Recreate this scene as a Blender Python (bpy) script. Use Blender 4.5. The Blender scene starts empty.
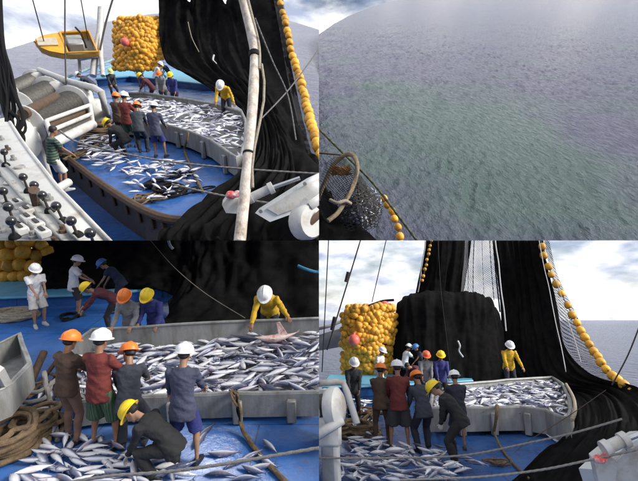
import bpy, bmesh, math, random
import numpy as np
from mathutils import Vector, Matrix, noise, Quaternion
from math import radians as R, sin, cos, pi

random.seed(7)
scene = bpy.context.scene
COL = scene.collection

# ------------------------------------------------------------------ camera
F, W, HT = 420.0, 638.0, 481.0           # focal length and frame in photograph pixels
PITCH = math.atan((320.0 - 240.5) / F)   # the open horizon lies at row 320 of the photograph
CAM = Vector((0, 0, 8.0))
cd = bpy.data.cameras.new('camera'); cam = bpy.data.objects.new('camera', cd); COL.objects.link(cam)
cd.sensor_fit = 'HORIZONTAL'; cd.sensor_width = 36.0; cd.lens = 36.0 * F / W
cd.clip_start = 0.05; cd.clip_end = 60000
cam.location = CAM; cam.rotation_euler = (pi / 2 + PITCH, 0, 0)
scene.camera = cam

# ------------------------------------------------------------------ sky and sun
SUN_EL, SUN_AZ = 26.0, 110.0             # azimuth from +Y clockwise: from the right, a little behind the viewer
wd = bpy.data.worlds.new('World'); scene.world = wd; wd.use_nodes = True
nt = wd.node_tree; nt.nodes.clear()
out = nt.nodes.new('ShaderNodeOutputWorld'); bg = nt.nodes.new('ShaderNodeBackground')
sky = nt.nodes.new('ShaderNodeTexSky'); sky.sky_type = 'NISHITA'; sky.sun_disc = False
sky.sun_elevation = R(SUN_EL); sky.sun_rotation = R(SUN_AZ); sky.dust_density = 2.0; sky.air_density = 1.0
tc = nt.nodes.new('ShaderNodeTexCoord'); mp = nt.nodes.new('ShaderNodeMapping')
mp.inputs['Scale'].default_value = (1.0, 1.0, 2.6)
n1 = nt.nodes.new('ShaderNodeTexNoise'); n1.inputs['Scale'].default_value = 5.5; n1.inputs['Detail'].default_value = 9; n1.inputs['Roughness'].default_value = 0.56
rp = nt.nodes.new('ShaderNodeValToRGB'); rp.color_ramp.elements[0].position = 0.28; rp.color_ramp.elements[1].position = 0.50
n2 = nt.nodes.new('ShaderNodeTexNoise'); n2.inputs['Scale'].default_value = 9.0; n2.inputs['Detail'].default_value = 6
rc = nt.nodes.new('ShaderNodeValToRGB')
rc.color_ramp.elements[0].position = 0.34; rc.color_ramp.elements[0].color = (3.8, 4.4, 5.8, 1)
rc.color_ramp.elements[1].position = 0.56; rc.color_ramp.elements[1].color = (10.4, 10.4, 10.6, 1)
mx = nt.nodes.new('ShaderNodeMix'); mx.data_type = 'RGBA'
nt.links.new(tc.outputs['Generated'], mp.inputs['Vector'])
nt.links.new(mp.outputs['Vector'], n1.inputs['Vector']); nt.links.new(mp.outputs['Vector'], n2.inputs['Vector'])
nt.links.new(n1.outputs['Fac'], rp.inputs['Fac']); nt.links.new(n2.outputs['Fac'], rc.inputs['Fac'])
nt.links.new(rp.outputs['Color'], mx.inputs[0]); nt.links.new(sky.outputs['Color'], mx.inputs[6]); nt.links.new(rc.outputs['Color'], mx.inputs[7])
nt.links.new(mx.outputs[2], bg.inputs['Color']); bg.inputs['Strength'].default_value = 0.080
nt.links.new(bg.outputs['Background'], out.inputs['Surface'])
sl = bpy.data.lights.new('sun', 'SUN'); so = bpy.data.objects.new('sun', sl); COL.objects.link(so)
sl.energy = 3.0; sl.angle = R(22); sl.color = (1.0, 0.96, 0.9)
_a, _e = R(SUN_AZ), R(SUN_EL)
so.rotation_euler = (-Vector((sin(_a) * cos(_e), cos(_a) * cos(_e), sin(_e)))).to_track_quat('-Z', 'Y').to_euler()
so.location = (-10, -20, 40)
scene.view_settings.view_transform = 'Standard'; scene.view_settings.look = 'None'
scene.view_settings.exposure = 0.72; scene.view_settings.gamma = 1.0

# ------------------------------------------------------------------ the four places of the photograph
class View:
    """A place of its own: z up from its deck, y away from the viewer, x to the right."""
    def __init__(s, word, yh, H, sx, sy):
        s.word, s.H, s.sx, s.sy = word, H, sx, sy
        s.al = PITCH + math.atan((240.5 - yh) / F)
        s.M = Matrix.Translation(CAM) @ Matrix.Rotation(s.al, 4, 'X') @ Matrix.Translation((0, 0, -H))
        s.Rl = Matrix.Rotation(PITCH - s.al, 3, 'X')
    def ray(s, u, v): return s.Rl @ Vector(((u - 319) / F, 1.0, (240.5 - v) / F))
    def P(s, u, v, z=0.0):
        d = s.ray(u, v); return Vector((0, 0, s.H)) + d * ((z - s.H) / d.z)
    def D(s, u, v, dep): return Vector((0, 0, s.H)) + s.ray(u, v) * dep
    def Y(s, u, v, y):
        d = s.ray(u, v); return Vector((0, 0, s.H)) + d * (y / d.y)
V1 = View('upper left view', 8.0, 4.35, -1, 1)
V2 = View('upper right view', -12.0, 12.0, 1, 1)
V3 = View('lower left view', 167.0, 4.25, -1, -1)
V4 = View('lower right view', 320.0, 2.75, 1, -1)
WORLD = View('world', 320.0, 0.0, 0, 0); WORLD.M = Matrix.Identity(4)

# ------------------------------------------------------------------ materials
MATS = {}
def nd(t, kind, **kw):
    n = t.nodes.new(kind)
    for k, v in kw.items(): setattr(n, k, v)
    return n
def mat(name, col, rough=0.6, metal=0.0, var=0.25, scale=6.0, col2=None, bump=0.0, bscale=40.0, spec=0.5, stretch=(1, 1, 1), lo=0.35, hi=0.7, rand=0.0, coat=0.0):
    """Principled paint / cloth / plastic with a noise-mixed second colour and fine relief."""
    if name in MATS: return MATS[name]
    m = bpy.data.materials.new(name); m.use_nodes = True; t = m.node_tree
    b = t.nodes['Principled BSDF']
    b.inputs['Roughness'].default_value = rough; b.inputs['Metallic'].default_value = metal
    b.inputs['Specular IOR Level'].default_value = spec; b.inputs['Coat Weight'].default_value = coat
    c = nd(t, 'ShaderNodeTexCoord'); mpg = nd(t, 'ShaderNodeMapping'); mpg.inputs['Scale'].default_value = stretch
    t.links.new(c.outputs['Object'], mpg.inputs['Vector'])
    n = nd(t, 'ShaderNodeTexNoise'); n.inputs['Scale'].default_value = scale; n.inputs['Detail'].default_value = 6; n.inputs['Roughness'].default_value = 0.65
    t.links.new(mpg.outputs['Vector'], n.inputs['Vector'])
    r = nd(t, 'ShaderNodeValToRGB'); r.color_ramp.elements[0].position = lo; r.color_ramp.elements[1].position = hi
    c2 = col2 if col2 else tuple(x * (1 - var) for x in col)
    r.color_ramp.elements[0].color = (*col, 1); r.color_ramp.elements[1].color = (*c2, 1)
    t.links.new(n.outputs['Fac'], r.inputs['Fac'])
    src = r.outputs['Color']
    if rand:
        oi = nd(t, 'ShaderNodeObjectInfo'); hs = nd(t, 'ShaderNodeHueSaturation')
        mr = nd(t, 'ShaderNodeMapRange'); mr.inputs['To Min'].default_value = 1 - rand; mr.inputs['To Max'].default_value = 1 + rand
        t.links.new(oi.outputs['Random'], mr.inputs['Value']); t.links.new(mr.outputs['Result'], hs.inputs['Value']); t.links.new(src, hs.inputs['Color']); src = hs.outputs['Color']
    t.links.new(src, b.inputs['Base Color'])
    if bump:
        n2 = nd(t, 'ShaderNodeTexNoise'); n2.inputs['Scale'].default_value = bscale; n2.inputs['Detail'].default_value = 5
        t.links.new(c.outputs['Object'], n2.inputs['Vector'])
        bp = nd(t, 'ShaderNodeBump'); bp.inputs['Strength'].default_value = bump; bp.inputs['Distance'].default_value = 0.02
        t.links.new(n2.outputs['Fac'], bp.inputs['Height']); t.links.new(bp.outputs['Normal'], b.inputs['Normal'])
    MATS[name] = m
    return m

def fish_mat():
    m = bpy.data.materials.new('fish_skin'); m.use_nodes = True; t = m.node_tree; b = t.nodes['Principled BSDF']
    at = nd(t, 'ShaderNodeAttribute', attribute_name='dors'); sd = nd(t, 'ShaderNodeAttribute', attribute_name='seed')
    ad = nd(t, 'ShaderNodeMath', operation='ADD')
    oi = nd(t, 'ShaderNodeObjectInfo')
    sc = nd(t, 'ShaderNodeMath', operation='MULTIPLY_ADD'); sc.inputs[1].default_value = 0.7; sc.inputs[2].default_value = -0.60
    t.links.new(oi.outputs['Random'], sc.inputs[0])
    t.links.new(at.outputs['Fac'], ad.inputs[0]); t.links.new(sc.outputs[0], ad.inputs[1])
    ad2 = nd(t, 'ShaderNodeMath', operation='ADD'); t.links.new(ad.outputs[0], ad2.inputs[0]); t.links.new(sd.outputs['Fac'], ad2.inputs[1])
    mr = nd(t, 'ShaderNodeMapRange'); mr.inputs['From Min'].default_value = -1; mr.inputs['From Max'].default_value = 1
    t.links.new(ad2.outputs[0], mr.inputs['Value'])
    r = nd(t, 'ShaderNodeValToRGB'); e = r.color_ramp.elements
    e[0].position = 0.0; e[0].color = (0.74, 0.74, 0.76, 1); e[1].position = 1.0; e[1].color = (0.045, 0.055, 0.10, 1)
    for p, c in ((0.36, (0.68, 0.68, 0.73)), (0.50, (0.36, 0.38, 0.47)), (0.66, (0.12, 0.135, 0.22))):
        x = e.new(p); x.color = (*c, 1)
    t.links.new(mr.outputs['Result'], r.inputs['Fac'])
    c = nd(t, 'ShaderNodeTexCoord'); gm = nd(t, 'ShaderNodeNewGeometry'); nz = nd(t, 'ShaderNodeTexNoise'); nz.inputs['Scale'].default_value = 5.0; nz.inputs['Detail'].default_value = 5
    t.links.new(gm.outputs['Position'], nz.inputs['Vector'])
    pr = nd(t, 'ShaderNodeValToRGB'); pr.color_ramp.elements[0].position = 0.55; pr.color_ramp.elements[1].position = 0.75; pr.color_ramp.elements[1].color = (.55, .55, .55, 1)
    t.links.new(nz.outputs['Fac'], pr.inputs['Fac'])
    mx_ = nd(t, 'ShaderNodeMix', data_type='RGBA'); mx_.inputs[7].default_value = (.40, .24, .25, 1)
    t.links.new(pr.outputs['Color'], mx_.inputs[0]); t.links.new(r.outputs['Color'], mx_.inputs[6]); t.links.new(mx_.outputs[2], b.inputs['Base Color'])
    nf = nd(t, 'ShaderNodeTexNoise'); nf.inputs['Scale'].default_value = 38; t.links.new(gm.outputs['Position'], nf.inputs['Vector'])
    bf = nd(t, 'ShaderNodeBump'); bf.inputs['Strength'].default_value = .35; bf.inputs['Distance'].default_value = .012; t.links.new(nf.outputs['Fac'], bf.inputs['Height']); t.links.new(bf.outputs['Normal'], b.inputs['Normal'])
    b.inputs['Roughness'].default_value = 0.28; b.inputs['Metallic'].default_value = 0.15
    return m
M_FISH = fish_mat()

def sea_mat(name, c1, c2, scale, bump, rough=0.12, spec=0.4, cs=0.02, foam=0.0, aniso=(1, 1, 1), rot=0.0, patch_=None):
    m = bpy.data.materials.new(name); m.use_nodes = True; t = m.node_tree; b = t.nodes['Principled BSDF']
    c = nd(t, 'ShaderNodeTexCoord'); mpg = nd(t, 'ShaderNodeMapping'); mpg.inputs['Scale'].default_value = aniso; mpg.inputs['Rotation'].default_value = (0, 0, rot)
    t.links.new(c.outputs['Object'], mpg.inputs['Vector'])
    n = nd(t, 'ShaderNodeTexNoise'); n.inputs['Scale'].default_value = cs; n.inputs['Detail'].default_value = 3
    t.links.new(c.outputs['Object'], n.inputs['Vector'])
    r = nd(t, 'ShaderNodeValToRGB'); r.color_ramp.elements[0].position = 0.40; r.color_ramp.elements[1].position = 0.60
    r.color_ramp.elements[0].color = (*c1, 1); r.color_ramp.elements[1].color = (*c2, 1)
    fac = n.outputs['Fac']
    if patch_:   # churned water: a patch with a ragged edge round a point of the sea
        pc, pr_ = patch_; mpp = nd(t, 'ShaderNodeMapping'); mpp.vector_type = 'TEXTURE'; mpp.inputs['Location'].default_value = pc; mpp.inputs['Scale'].default_value = pr_
        t.links.new(c.outputs['Object'], mpp.inputs['Vector']); gr = nd(t, 'ShaderNodeTexGradient', gradient_type='SPHERICAL'); t.links.new(mpp.outputs['Vector'], gr.inputs['Vector'])
        ma = nd(t, 'ShaderNodeMath', operation='MULTIPLY_ADD'); ma.inputs[1].default_value = 0.34; ma.inputs[2].default_value = 0.13; t.links.new(gr.outputs['Fac'], ma.inputs[0])
        mb_ = nd(t, 'ShaderNodeMath', operation='MULTIPLY_ADD'); mb_.inputs[1].default_value = 0.55; t.links.new(n.outputs['Fac'], mb_.inputs[0]); t.links.new(ma.outputs[0], mb_.inputs[2]); fac = mb_.outputs[0]
    t.links.new(fac, r.inputs['Fac'])
    src = r.outputs['Color']
    if foam:
        f1 = nd(t, 'ShaderNodeTexNoise'); f1.inputs['Scale'].default_value = scale * 0.9; f1.inputs['Detail'].default_value = 8; f1.inputs['Roughness'].default_value = 0.7
        t.links.new(mpg.outputs['Vector'], f1.inputs['Vector'])
        fr = nd(t, 'ShaderNodeValToRGB'); fr.color_ramp.elements[0].position = 0.61; fr.color_ramp.elements[1].position = 0.80
        t.links.new(f1.outputs['Fac'], fr.inputs['Fac'])
        ml = nd(t, 'ShaderNodeMath', operation='MULTIPLY'); ml.inputs[1].default_value = foam; t.links.new(fr.outputs['Color'], ml.inputs[0])
        mm = nd(t, 'ShaderNodeMix', data_type='RGBA'); mm.inputs[7].default_value = (0.75, 0.78, 0.8, 1)
        t.links.new(ml.outputs[0], mm.inputs[0]); t.links.new(src, mm.inputs[6]); src = mm.outputs[2]
    t.links.new(src, b.inputs['Base Color'])
    b.inputs['Roughness'].default_value = rough; b.inputs['IOR'].default_value = 1.33; b.inputs['Specular IOR Level'].default_value = spec
    n2 = nd(t, 'ShaderNodeTexNoise'); n2.inputs['Scale'].default_value = scale; n2.inputs['Detail'].default_value = 7; n2.inputs['Roughness'].default_value = 0.6
    t.links.new(mpg.outputs['Vector'], n2.inputs['Vector'])
    bp = nd(t, 'ShaderNodeBump'); bp.inputs['Strength'].default_value = bump; bp.inputs['Distance'].default_value = 1.2 / scale
    t.links.new(n2.outputs['Fac'], bp.inputs['Height']); t.links.new(bp.outputs['Normal'], b.inputs['Normal'])
    return m

def net_open_mat(name='open_netting', mortar=0.055, col=(0.03, 0.03, 0.035, 1), sc=6):
    """See-through netting: dark twine on a square grid, holes between."""
    m = bpy.data.materials.new(name); m.use_nodes = True; t = m.node_tree; b = t.nodes['Principled BSDF']
    b.inputs['Base Color'].default_value = col; b.inputs['Roughness'].default_value = 0.9
    uv = nd(t, 'ShaderNodeTexCoord'); br = nd(t, 'ShaderNodeTexBrick'); br.offset = 0.5
    for k, v in (('Scale', 1.0), ('Mortar Size', mortar), ('Mortar Smooth', 0.1), ('Brick Width', 0.30), ('Row Height', 0.30)): br.inputs[k].default_value = v
    br.inputs['Color1'].default_value = br.inputs['Color2'].default_value = (0, 0, 0, 1); br.inputs['Mortar'].default_value = (1, 1, 1, 1)
    mp_ = nd(t, 'ShaderNodeMapping'); mp_.inputs['Scale'].default_value = (sc, sc, 1); mp_.inputs['Rotation'].default_value = (0, 0, 0.7)
    t.links.new(uv.outputs['UV'], mp_.inputs['Vector']); t.links.new(mp_.outputs['Vector'], br.inputs['Vector'])
    t.links.new(br.outputs['Color'], b.inputs['Alpha'])
    return m
M_OPEN = net_open_mat()
M_PALE = net_open_mat('pale_netting', 0.05, (0.26, 0.26, 0.27, 1), 5.0)
M_BAG = net_open_mat('bag_netting', 0.045, (0.03, 0.028, 0.022, 1), 3.2)

def net_mat(name='black_net'):
    m = bpy.data.materials.new(name); m.use_nodes = True; t = m.node_tree; b = t.nodes['Principled BSDF']
    c = nd(t, 'ShaderNodeTexCoord')
    n = nd(t, 'ShaderNodeTexNoise'); n.inputs['Scale'].default_value = 3.0; n.inputs['Detail'].default_value = 9; n.inputs['Roughness'].default_value = 0.7
    t.links.new(c.outputs['Object'], n.inputs['Vector'])
    r = nd(t, 'ShaderNodeValToRGB'); r.color_ramp.elements[0].position = 0.35; r.color_ramp.elements[1].position = 0.72
    r.color_ramp.elements[0].color = (0.004, 0.004, 0.0045, 1); r.color_ramp.elements[1].color = (0.012, 0.0115, 0.011, 1)
    t.links.new(n.outputs['Fac'], r.inputs['Fac']); t.links.new(r.outputs['Color'], b.inputs['Base Color'])
    b.inputs['Roughness'].default_value = 0.95; b.inputs['Specular IOR Level'].default_value = 0.06
    vo = nd(t, 'ShaderNodeTexVoronoi'); vo.inputs['Scale'].default_value = 75
    t.links.new(c.outputs['Object'], vo.inputs['Vector'])
    bp = nd(t, 'ShaderNodeBump'); bp.inputs['Strength'].default_value = 0.6; bp.inputs['Distance'].default_value = 0.012
    t.links.new(vo.outputs['Distance'], bp.inputs['Height']); t.links.new(bp.outputs['Normal'], b.inputs['Normal'])
    return m
M_NET = net_mat()

def stripe_mat(name, ca, cb, scale, axis='Z'):
    m = bpy.data.materials.new(name); m.use_nodes = True; t = m.node_tree; b = t.nodes['Principled BSDF']
    c = nd(t, 'ShaderNodeTexCoord'); w = nd(t, 'ShaderNodeTexWave', bands_direction=axis); w.inputs['Scale'].default_value = scale; w.inputs['Distortion'].default_value = 1.5
    t.links.new(c.outputs['Object'], w.inputs['Vector'])
    r = nd(t, 'ShaderNodeValToRGB'); r.color_ramp.elements[0].position = 0.45; r.color_ramp.elements[1].position = 0.6
    r.color_ramp.elements[0].color = (*ca, 1); r.color_ramp.elements[1].color = (*cb, 1)
    t.links.new(w.outputs['Color'], r.inputs['Fac']); t.links.new(r.outputs['Color'], b.inputs['Base Color']); b.inputs['Roughness'].default_value = 0.85
    return m

def deck_mat():
    """wet blue deck paint: worn and dirty patches, puddles, plate seams"""
    if 'deck_blue' in MATS: return MATS['deck_blue']
    m = bpy.data.materials.new('deck_blue'); m.use_nodes = True; t = m.node_tree; b = t.nodes['Principled BSDF']; c = nd(t, 'ShaderNodeTexCoord')
    def nz(sc, det=6, ro=.62):
        n = nd(t, 'ShaderNodeTexNoise'); n.inputs['Scale'].default_value = sc; n.inputs['Detail'].default_value = det; n.inputs['Roughness'].default_value = ro; t.links.new(c.outputs['Object'], n.inputs['Vector']); return n
    def ramp(src, p0, c0, p1, c1):
        r = nd(t, 'ShaderNodeValToRGB'); r.color_ramp.elements[0].position = p0; r.color_ramp.elements[1].position = p1; r.color_ramp.elements[0].color = (*c0, 1); r.color_ramp.elements[1].color = (*c1, 1); t.links.new(src, r.inputs['Fac']); return r.outputs['Color']
    def mixc(f, a, col):
        x = nd(t, 'ShaderNodeMix', data_type='RGBA'); t.links.new(f, x.inputs[0]); t.links.new(a, x.inputs[6]); x.inputs[7].default_value = (*col, 1); return x.outputs[2]
    col = ramp(nz(1.1).outputs['Fac'], .32, (.030, .125, .39), .72, (.026, .085, .26))
    col = mixc(ramp(nz(2.7, 9, .7).outputs['Fac'], .56, (0, 0, 0), .70, (.75, .75, .75)), col, (.055, .06, .075))
    col = mixc(ramp(nz(7.0, 8, .75).outputs['Fac'], .66, (0, 0, 0), .74, (.7, .7, .7)), col, (.22, .24, .27))
    col = mixc(ramp(nz(1.9, 7, .7).outputs['Fac'], .64, (0, 0, 0), .76, (.55, .55, .55)), col, (.11, .035, .03))
    br = nd(t, 'ShaderNodeTexBrick'); br.inputs['Scale'].default_value = 1; br.inputs['Mortar Size'].default_value = .012; br.inputs['Brick Width'].default_value = 2.6; br.inputs['Row Height'].default_value = 1.3
    br.inputs['Color1'].default_value = br.inputs['Color2'].default_value = (0, 0, 0, 1); br.inputs['Mortar'].default_value = (.8, .8, .8, 1); t.links.new(c.outputs['Object'], br.inputs['Vector'])
    col = mixc(br.outputs['Color'], col, (.03, .035, .06)); t.links.new(col, b.inputs['Base Color'])
    rg_ = ramp(nz(.9, 5).outputs['Fac'], .44, (.16, .16, .16), .60, (.45, .45, .45)); t.links.new(rg_, b.inputs['Roughness'])
    bp = nd(t, 'ShaderNodeBump'); bp.inputs['Strength'].default_value = .3; bp.inputs['Distance'].default_value = .02; t.links.new(nz(9, 6).outputs['Fac'], bp.inputs['Height']); t.links.new(bp.outputs['Normal'], b.inputs['Normal'])
    MATS['deck_blue'] = m; return m
DECK = deck_mat
CYAN = lambda: mat('cyan_paint', (0.13, 0.44, 0.62), 0.45, scale=3, col2=(0.10, 0.32, 0.48), bump=0.1)
WHITE = lambda: mat('white_paint', (0.52, 0.52, 0.50), 0.42, scale=3.0, col2=(0.30, 0.25, 0.19), lo=0.50, hi=0.78, bump=0.12, bscale=20)
GREY = lambda: mat('galvanised_grey', (0.31, 0.32, 0.32), 0.55, metal=0.15, scale=5, col2=(0.17, 0.165, 0.15), bump=0.2, bscale=30, stretch=(1, 1, 0.25))
DARK = lambda: mat('dark_steel', (0.03, 0.03, 0.032), 0.5, metal=0.3, scale=8, col2=(0.07, 0.055, 0.045), bump=0.2)
RUST = lambda: mat('rusty_steel', (0.10, 0.06, 0.035), 0.8, scale=9, col2=(0.05, 0.032, 0.02), bump=0.4)
CABLE = lambda: mat('greased_cable', (0.10, 0.095, 0.085), 0.5, metal=0.3, scale=10, col2=(0.045, 0.04, 0.035), bump=0.3)
ROPE = lambda: mat('pale_rope', (0.42, 0.37, 0.29), 0.9, scale=25, col2=(0.24, 0.20, 0.15), bump=0.8, bscale=120)
BROPE = lambda: mat('brown_rope', (0.20, 0.135, 0.075), 0.9, scale=14, col2=(0.09, 0.06, 0.035), bump=0.8, bscale=90)
GROPE = lambda: mat('grey_rope', (0.22, 0.21, 0.20), 0.85, scale=20, col2=(0.19, 0.18, 0.17), bump=0.7, bscale=110)
FLOAT = lambda: mat('yellow_float', (0.80, 0.40, 0.03), 0.5, scale=7, col2=(0.34, 0.15, 0.03), rand=0.32, lo=0.45, hi=0.85, bump=0.15)
PINK = lambda: mat('pink_buoy', (0.82, 0.17, 0.13), 0.4, scale=5, col2=(0.70, 0.11, 0.09))
BLACK = lambda: mat('black_rubber', (0.008, 0.008, 0.009), 0.75, scale=10, spec=0.2)

# ------------------------------------------------------------------ mesh building
class MB:
    def __init__(s): s.v = []; s.f = []; s.uv = None
    def add(s, vs, fs):
        o = len(s.v); s.v += [Vector(x) for x in vs]; s.f += [tuple(i + o for i in f) for f in fs]; return s
    def cbox(s, c, size, rot=None, ch=0.012):
        """box with chamfered edges"""
        hx, hy, hz = (x / 2 for x in size); k = min(ch, 0.3 * min(hx, hy, hz) * 2)
        bm = bmesh.new(); bmesh.ops.create_cube(bm, size=1.0, matrix=Matrix.Diagonal((2 * hx, 2 * hy, 2 * hz, 1)))
        if k > 0: bmesh.ops.bevel(bm, geom=list(bm.edges), offset=k, segments=1, affect='EDGES')
        mt = Matrix.Translation(Vector(c)) @ (rot.to_4x4() if rot is not None else Matrix.Identity(4))
        bm.verts.index_update()
        s.add([mt @ v.co for v in bm.verts], [[v.index for v in f.verts] for f in bm.faces]); bm.free(); return s
    def rings(s, rr, closed=True, cap=True):
        """loft through rings of equal point count"""
        n = len(rr[0]); vs = [p for r in rr for p in r]; fs = []
        for i in range(len(rr) - 1):
            for j in range(n if closed else n - 1):
                a = i * n + j; b = i * n + (j + 1) % n; fs.append((a, b, b + n, a + n))
        if cap and closed:
            fs.append(tuple(range(n - 1, -1, -1))); fs.append(tuple((len(rr) - 1) * n + j for j in range(n)))
        return s.add(vs, fs)
    def tube(s, pts, r, n=8, close=False, smooth=0, lay=0.0):
        pts = [Vector(p) for p in pts]
        if smooth: pts = spline(pts, smooth)
        rs = r if isinstance(r, (list, tuple)) else [r] * len(pts)
        if len(rs) != len(pts): rs = [rs[0] + (rs[-1] - rs[0]) * i / (len(pts) - 1) for i in range(len(pts))]
        rr = []; up = None; run = 0.0
        for i, p in enumerate(pts):
            d = (pts[min(i + 1, len(pts) - 1)] - pts[max(i - 1, 0)])
            if d.length < 1e-9: d = Vector((0, 0, 1))
            d.normalize()
            if up is None: up = Vector((0, 0, 1)) if abs(d.z) < 0.9 else Vector((1, 0, 0))
            a = d.cross(up)
            if a.length < 1e-6: a = d.orthogonal()
            a.normalize(); b = a.cross(d).normalized(); up = b
            if i: run += (p - pts[i - 1]).length
            rr.append([p + (a * cos(2 * pi * k / n) + b * sin(2 * pi * k / n)) * (rs[i] * (1 + (0.11 * cos(3 * (2 * pi * k / n) - run * lay / max(rs[i], .004)) if lay else 0))) for k in range(n)])
        return s.rings(rr)
    def cyl(s, a, b, r, n=20, r2=None): return s.tube([a, b], [r, r2 if r2 is not None else r], n)
    def lathe(s, prof, c, axis, n=20):
        axis = Vector(axis).normalized(); a = axis.orthogonal().normalized(); b = axis.cross(a); c = Vector(c)
        return s.rings([[c + axis * h + (a * cos(2 * pi * k / n) + b * sin(2 * pi * k / n)) * max(r, 1e-4) for k in range(n)] for h, r in prof])
    def ell(s, c, rad, n=14, m=9, rot=None):
        c = Vector(c); rr = []
        for i in range(m + 1):
            th = pi * (i + 0.02) / (m + 0.04) - pi / 2
            ring = []
            for k in range(n):
                q = Vector((rad[0] * cos(th) * cos(2 * pi * k / n), rad[1] * cos(th) * sin(2 * pi * k / n), rad[2] * sin(th)))
                ring.append(c + (rot @ q if rot is not None else q))
            rr.append(ring)
        return s.rings(rr)
    def prism(s, poly, h):
        """polygon (list of 3D points) extruded by vector h"""
        n = len(poly); poly = [Vector(p) for p in poly]; h = Vector(h)
        vs = poly + [p + h for p in poly]
        return s.add(vs, [tuple(range(n - 1, -1, -1)), tuple(range(n, 2 * n))] + [(i, (i + 1) % n, n + (i + 1) % n, n + i) for i in range(n)])
    def mesh(s, name, off=None):
        me = bpy.data.meshes.new(name)
        me.from_pydata([(x - off) if off is not None else x for x in s.v], [], s.f); me.update(); return me

def spline(pts, k):
    o = []; n = len(pts)
    for i in range(n - 1):
        p0, p1, p2, p3 = pts[max(i - 1, 0)], pts[i], pts[i + 1], pts[min(i + 2, n - 1)]
        for j in range(k):
            t = j / k
            o.append(0.5 * ((2 * p1) + (p2 - p0) * t + (2 * p0 - 5 * p1 + 4 * p2 - p3) * t * t + (3 * p1 - p0 - 3 * p2 + p3) * t ** 3))
    o.append(pts[-1]); return o

LOC = {}; VIEWOF = {}
def tag(o, label=None, cat=None, group=None, kind=None):
    if label: o['label'] = label
    if cat: o['category'] = cat
    if group: o['group'] = group
    if kind: o['kind'] = kind
    return o
def thing(name, q, loc, label, cat, group=None, rz=0.0):
    o = bpy.data.objects.new(name, None); COL.objects.link(o); o.empty_display_size = 0.2
    loc = Vector(loc); o.matrix_world = q.M @ Matrix.Translation(loc) @ Matrix.Rotation(rz, 4, 'Z')
    LOC[o.name] = loc if not rz else None; VIEWOF[o.name] = q
    return tag(o, label, cat, group)
def shade(me, ang=40):
    me.polygons.foreach_set('use_smooth', [True] * len(me.polygons)); 
    try: me.set_sharp_from_angle(angle=R(ang))
    except Exception: pass
def obj(name, mb, m, parent=None, q=None, loc=None, ang=40, local=False):
    """One mesh object. Top level: placed in place q. Child: vertices given in the place's own metres (or thing-local when local)."""
    if isinstance(mb, MB):
        if parent is not None:
            r = parent
            while r.parent: r = r.parent
            off = None if local else LOC.get(r.name)
            me = mb.mesh(name, off)
        else:
            loc = Vector(loc) if loc is not None else Vector((0, 0, 0)); me = mb.mesh(name, loc)
        bm = bmesh.new(); bm.from_mesh(me); bmesh.ops.recalc_face_normals(bm, faces=list(bm.faces)); bm.to_mesh(me); bm.free()
        shade(me, ang)
    else: me = mb
    if m is not None and not me.materials: me.materials.append(m)
    o = bpy.data.objects.new(name, me); COL.objects.link(o)
    if parent is not None: o.parent = parent
    else: o.matrix_world = q.M @ Matrix.Translation(loc if loc is not None else Vector((0, 0, 0)))
    if q is not None: VIEWOF[o.name] = q
    return o
def rope(q, name, pts, r, m, label, cat='rope', n=8, smooth=6, parent=None, group=None):
    twisted = m.name.endswith('_rope') and not isinstance(r, (list, tuple))
    if twisted:
        sp = spline([Vector(p) for p in pts], smooth); L = sum((b - a).length for a, b in zip(sp, sp[1:])); k = max(smooth, min(70, int(L / (r * 0.9) / (len(pts) - 1))))
        mb = MB().tube(pts, r, 9, smooth=k, lay=1.0)
    else: mb = MB().tube(pts, r, n, smooth=smooth)
    if parent is not None: return obj(name, mb, m, parent)
    o = obj(name, mb, m, q=q, loc=pts[0]); return tag(o, label, cat, group)

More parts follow.
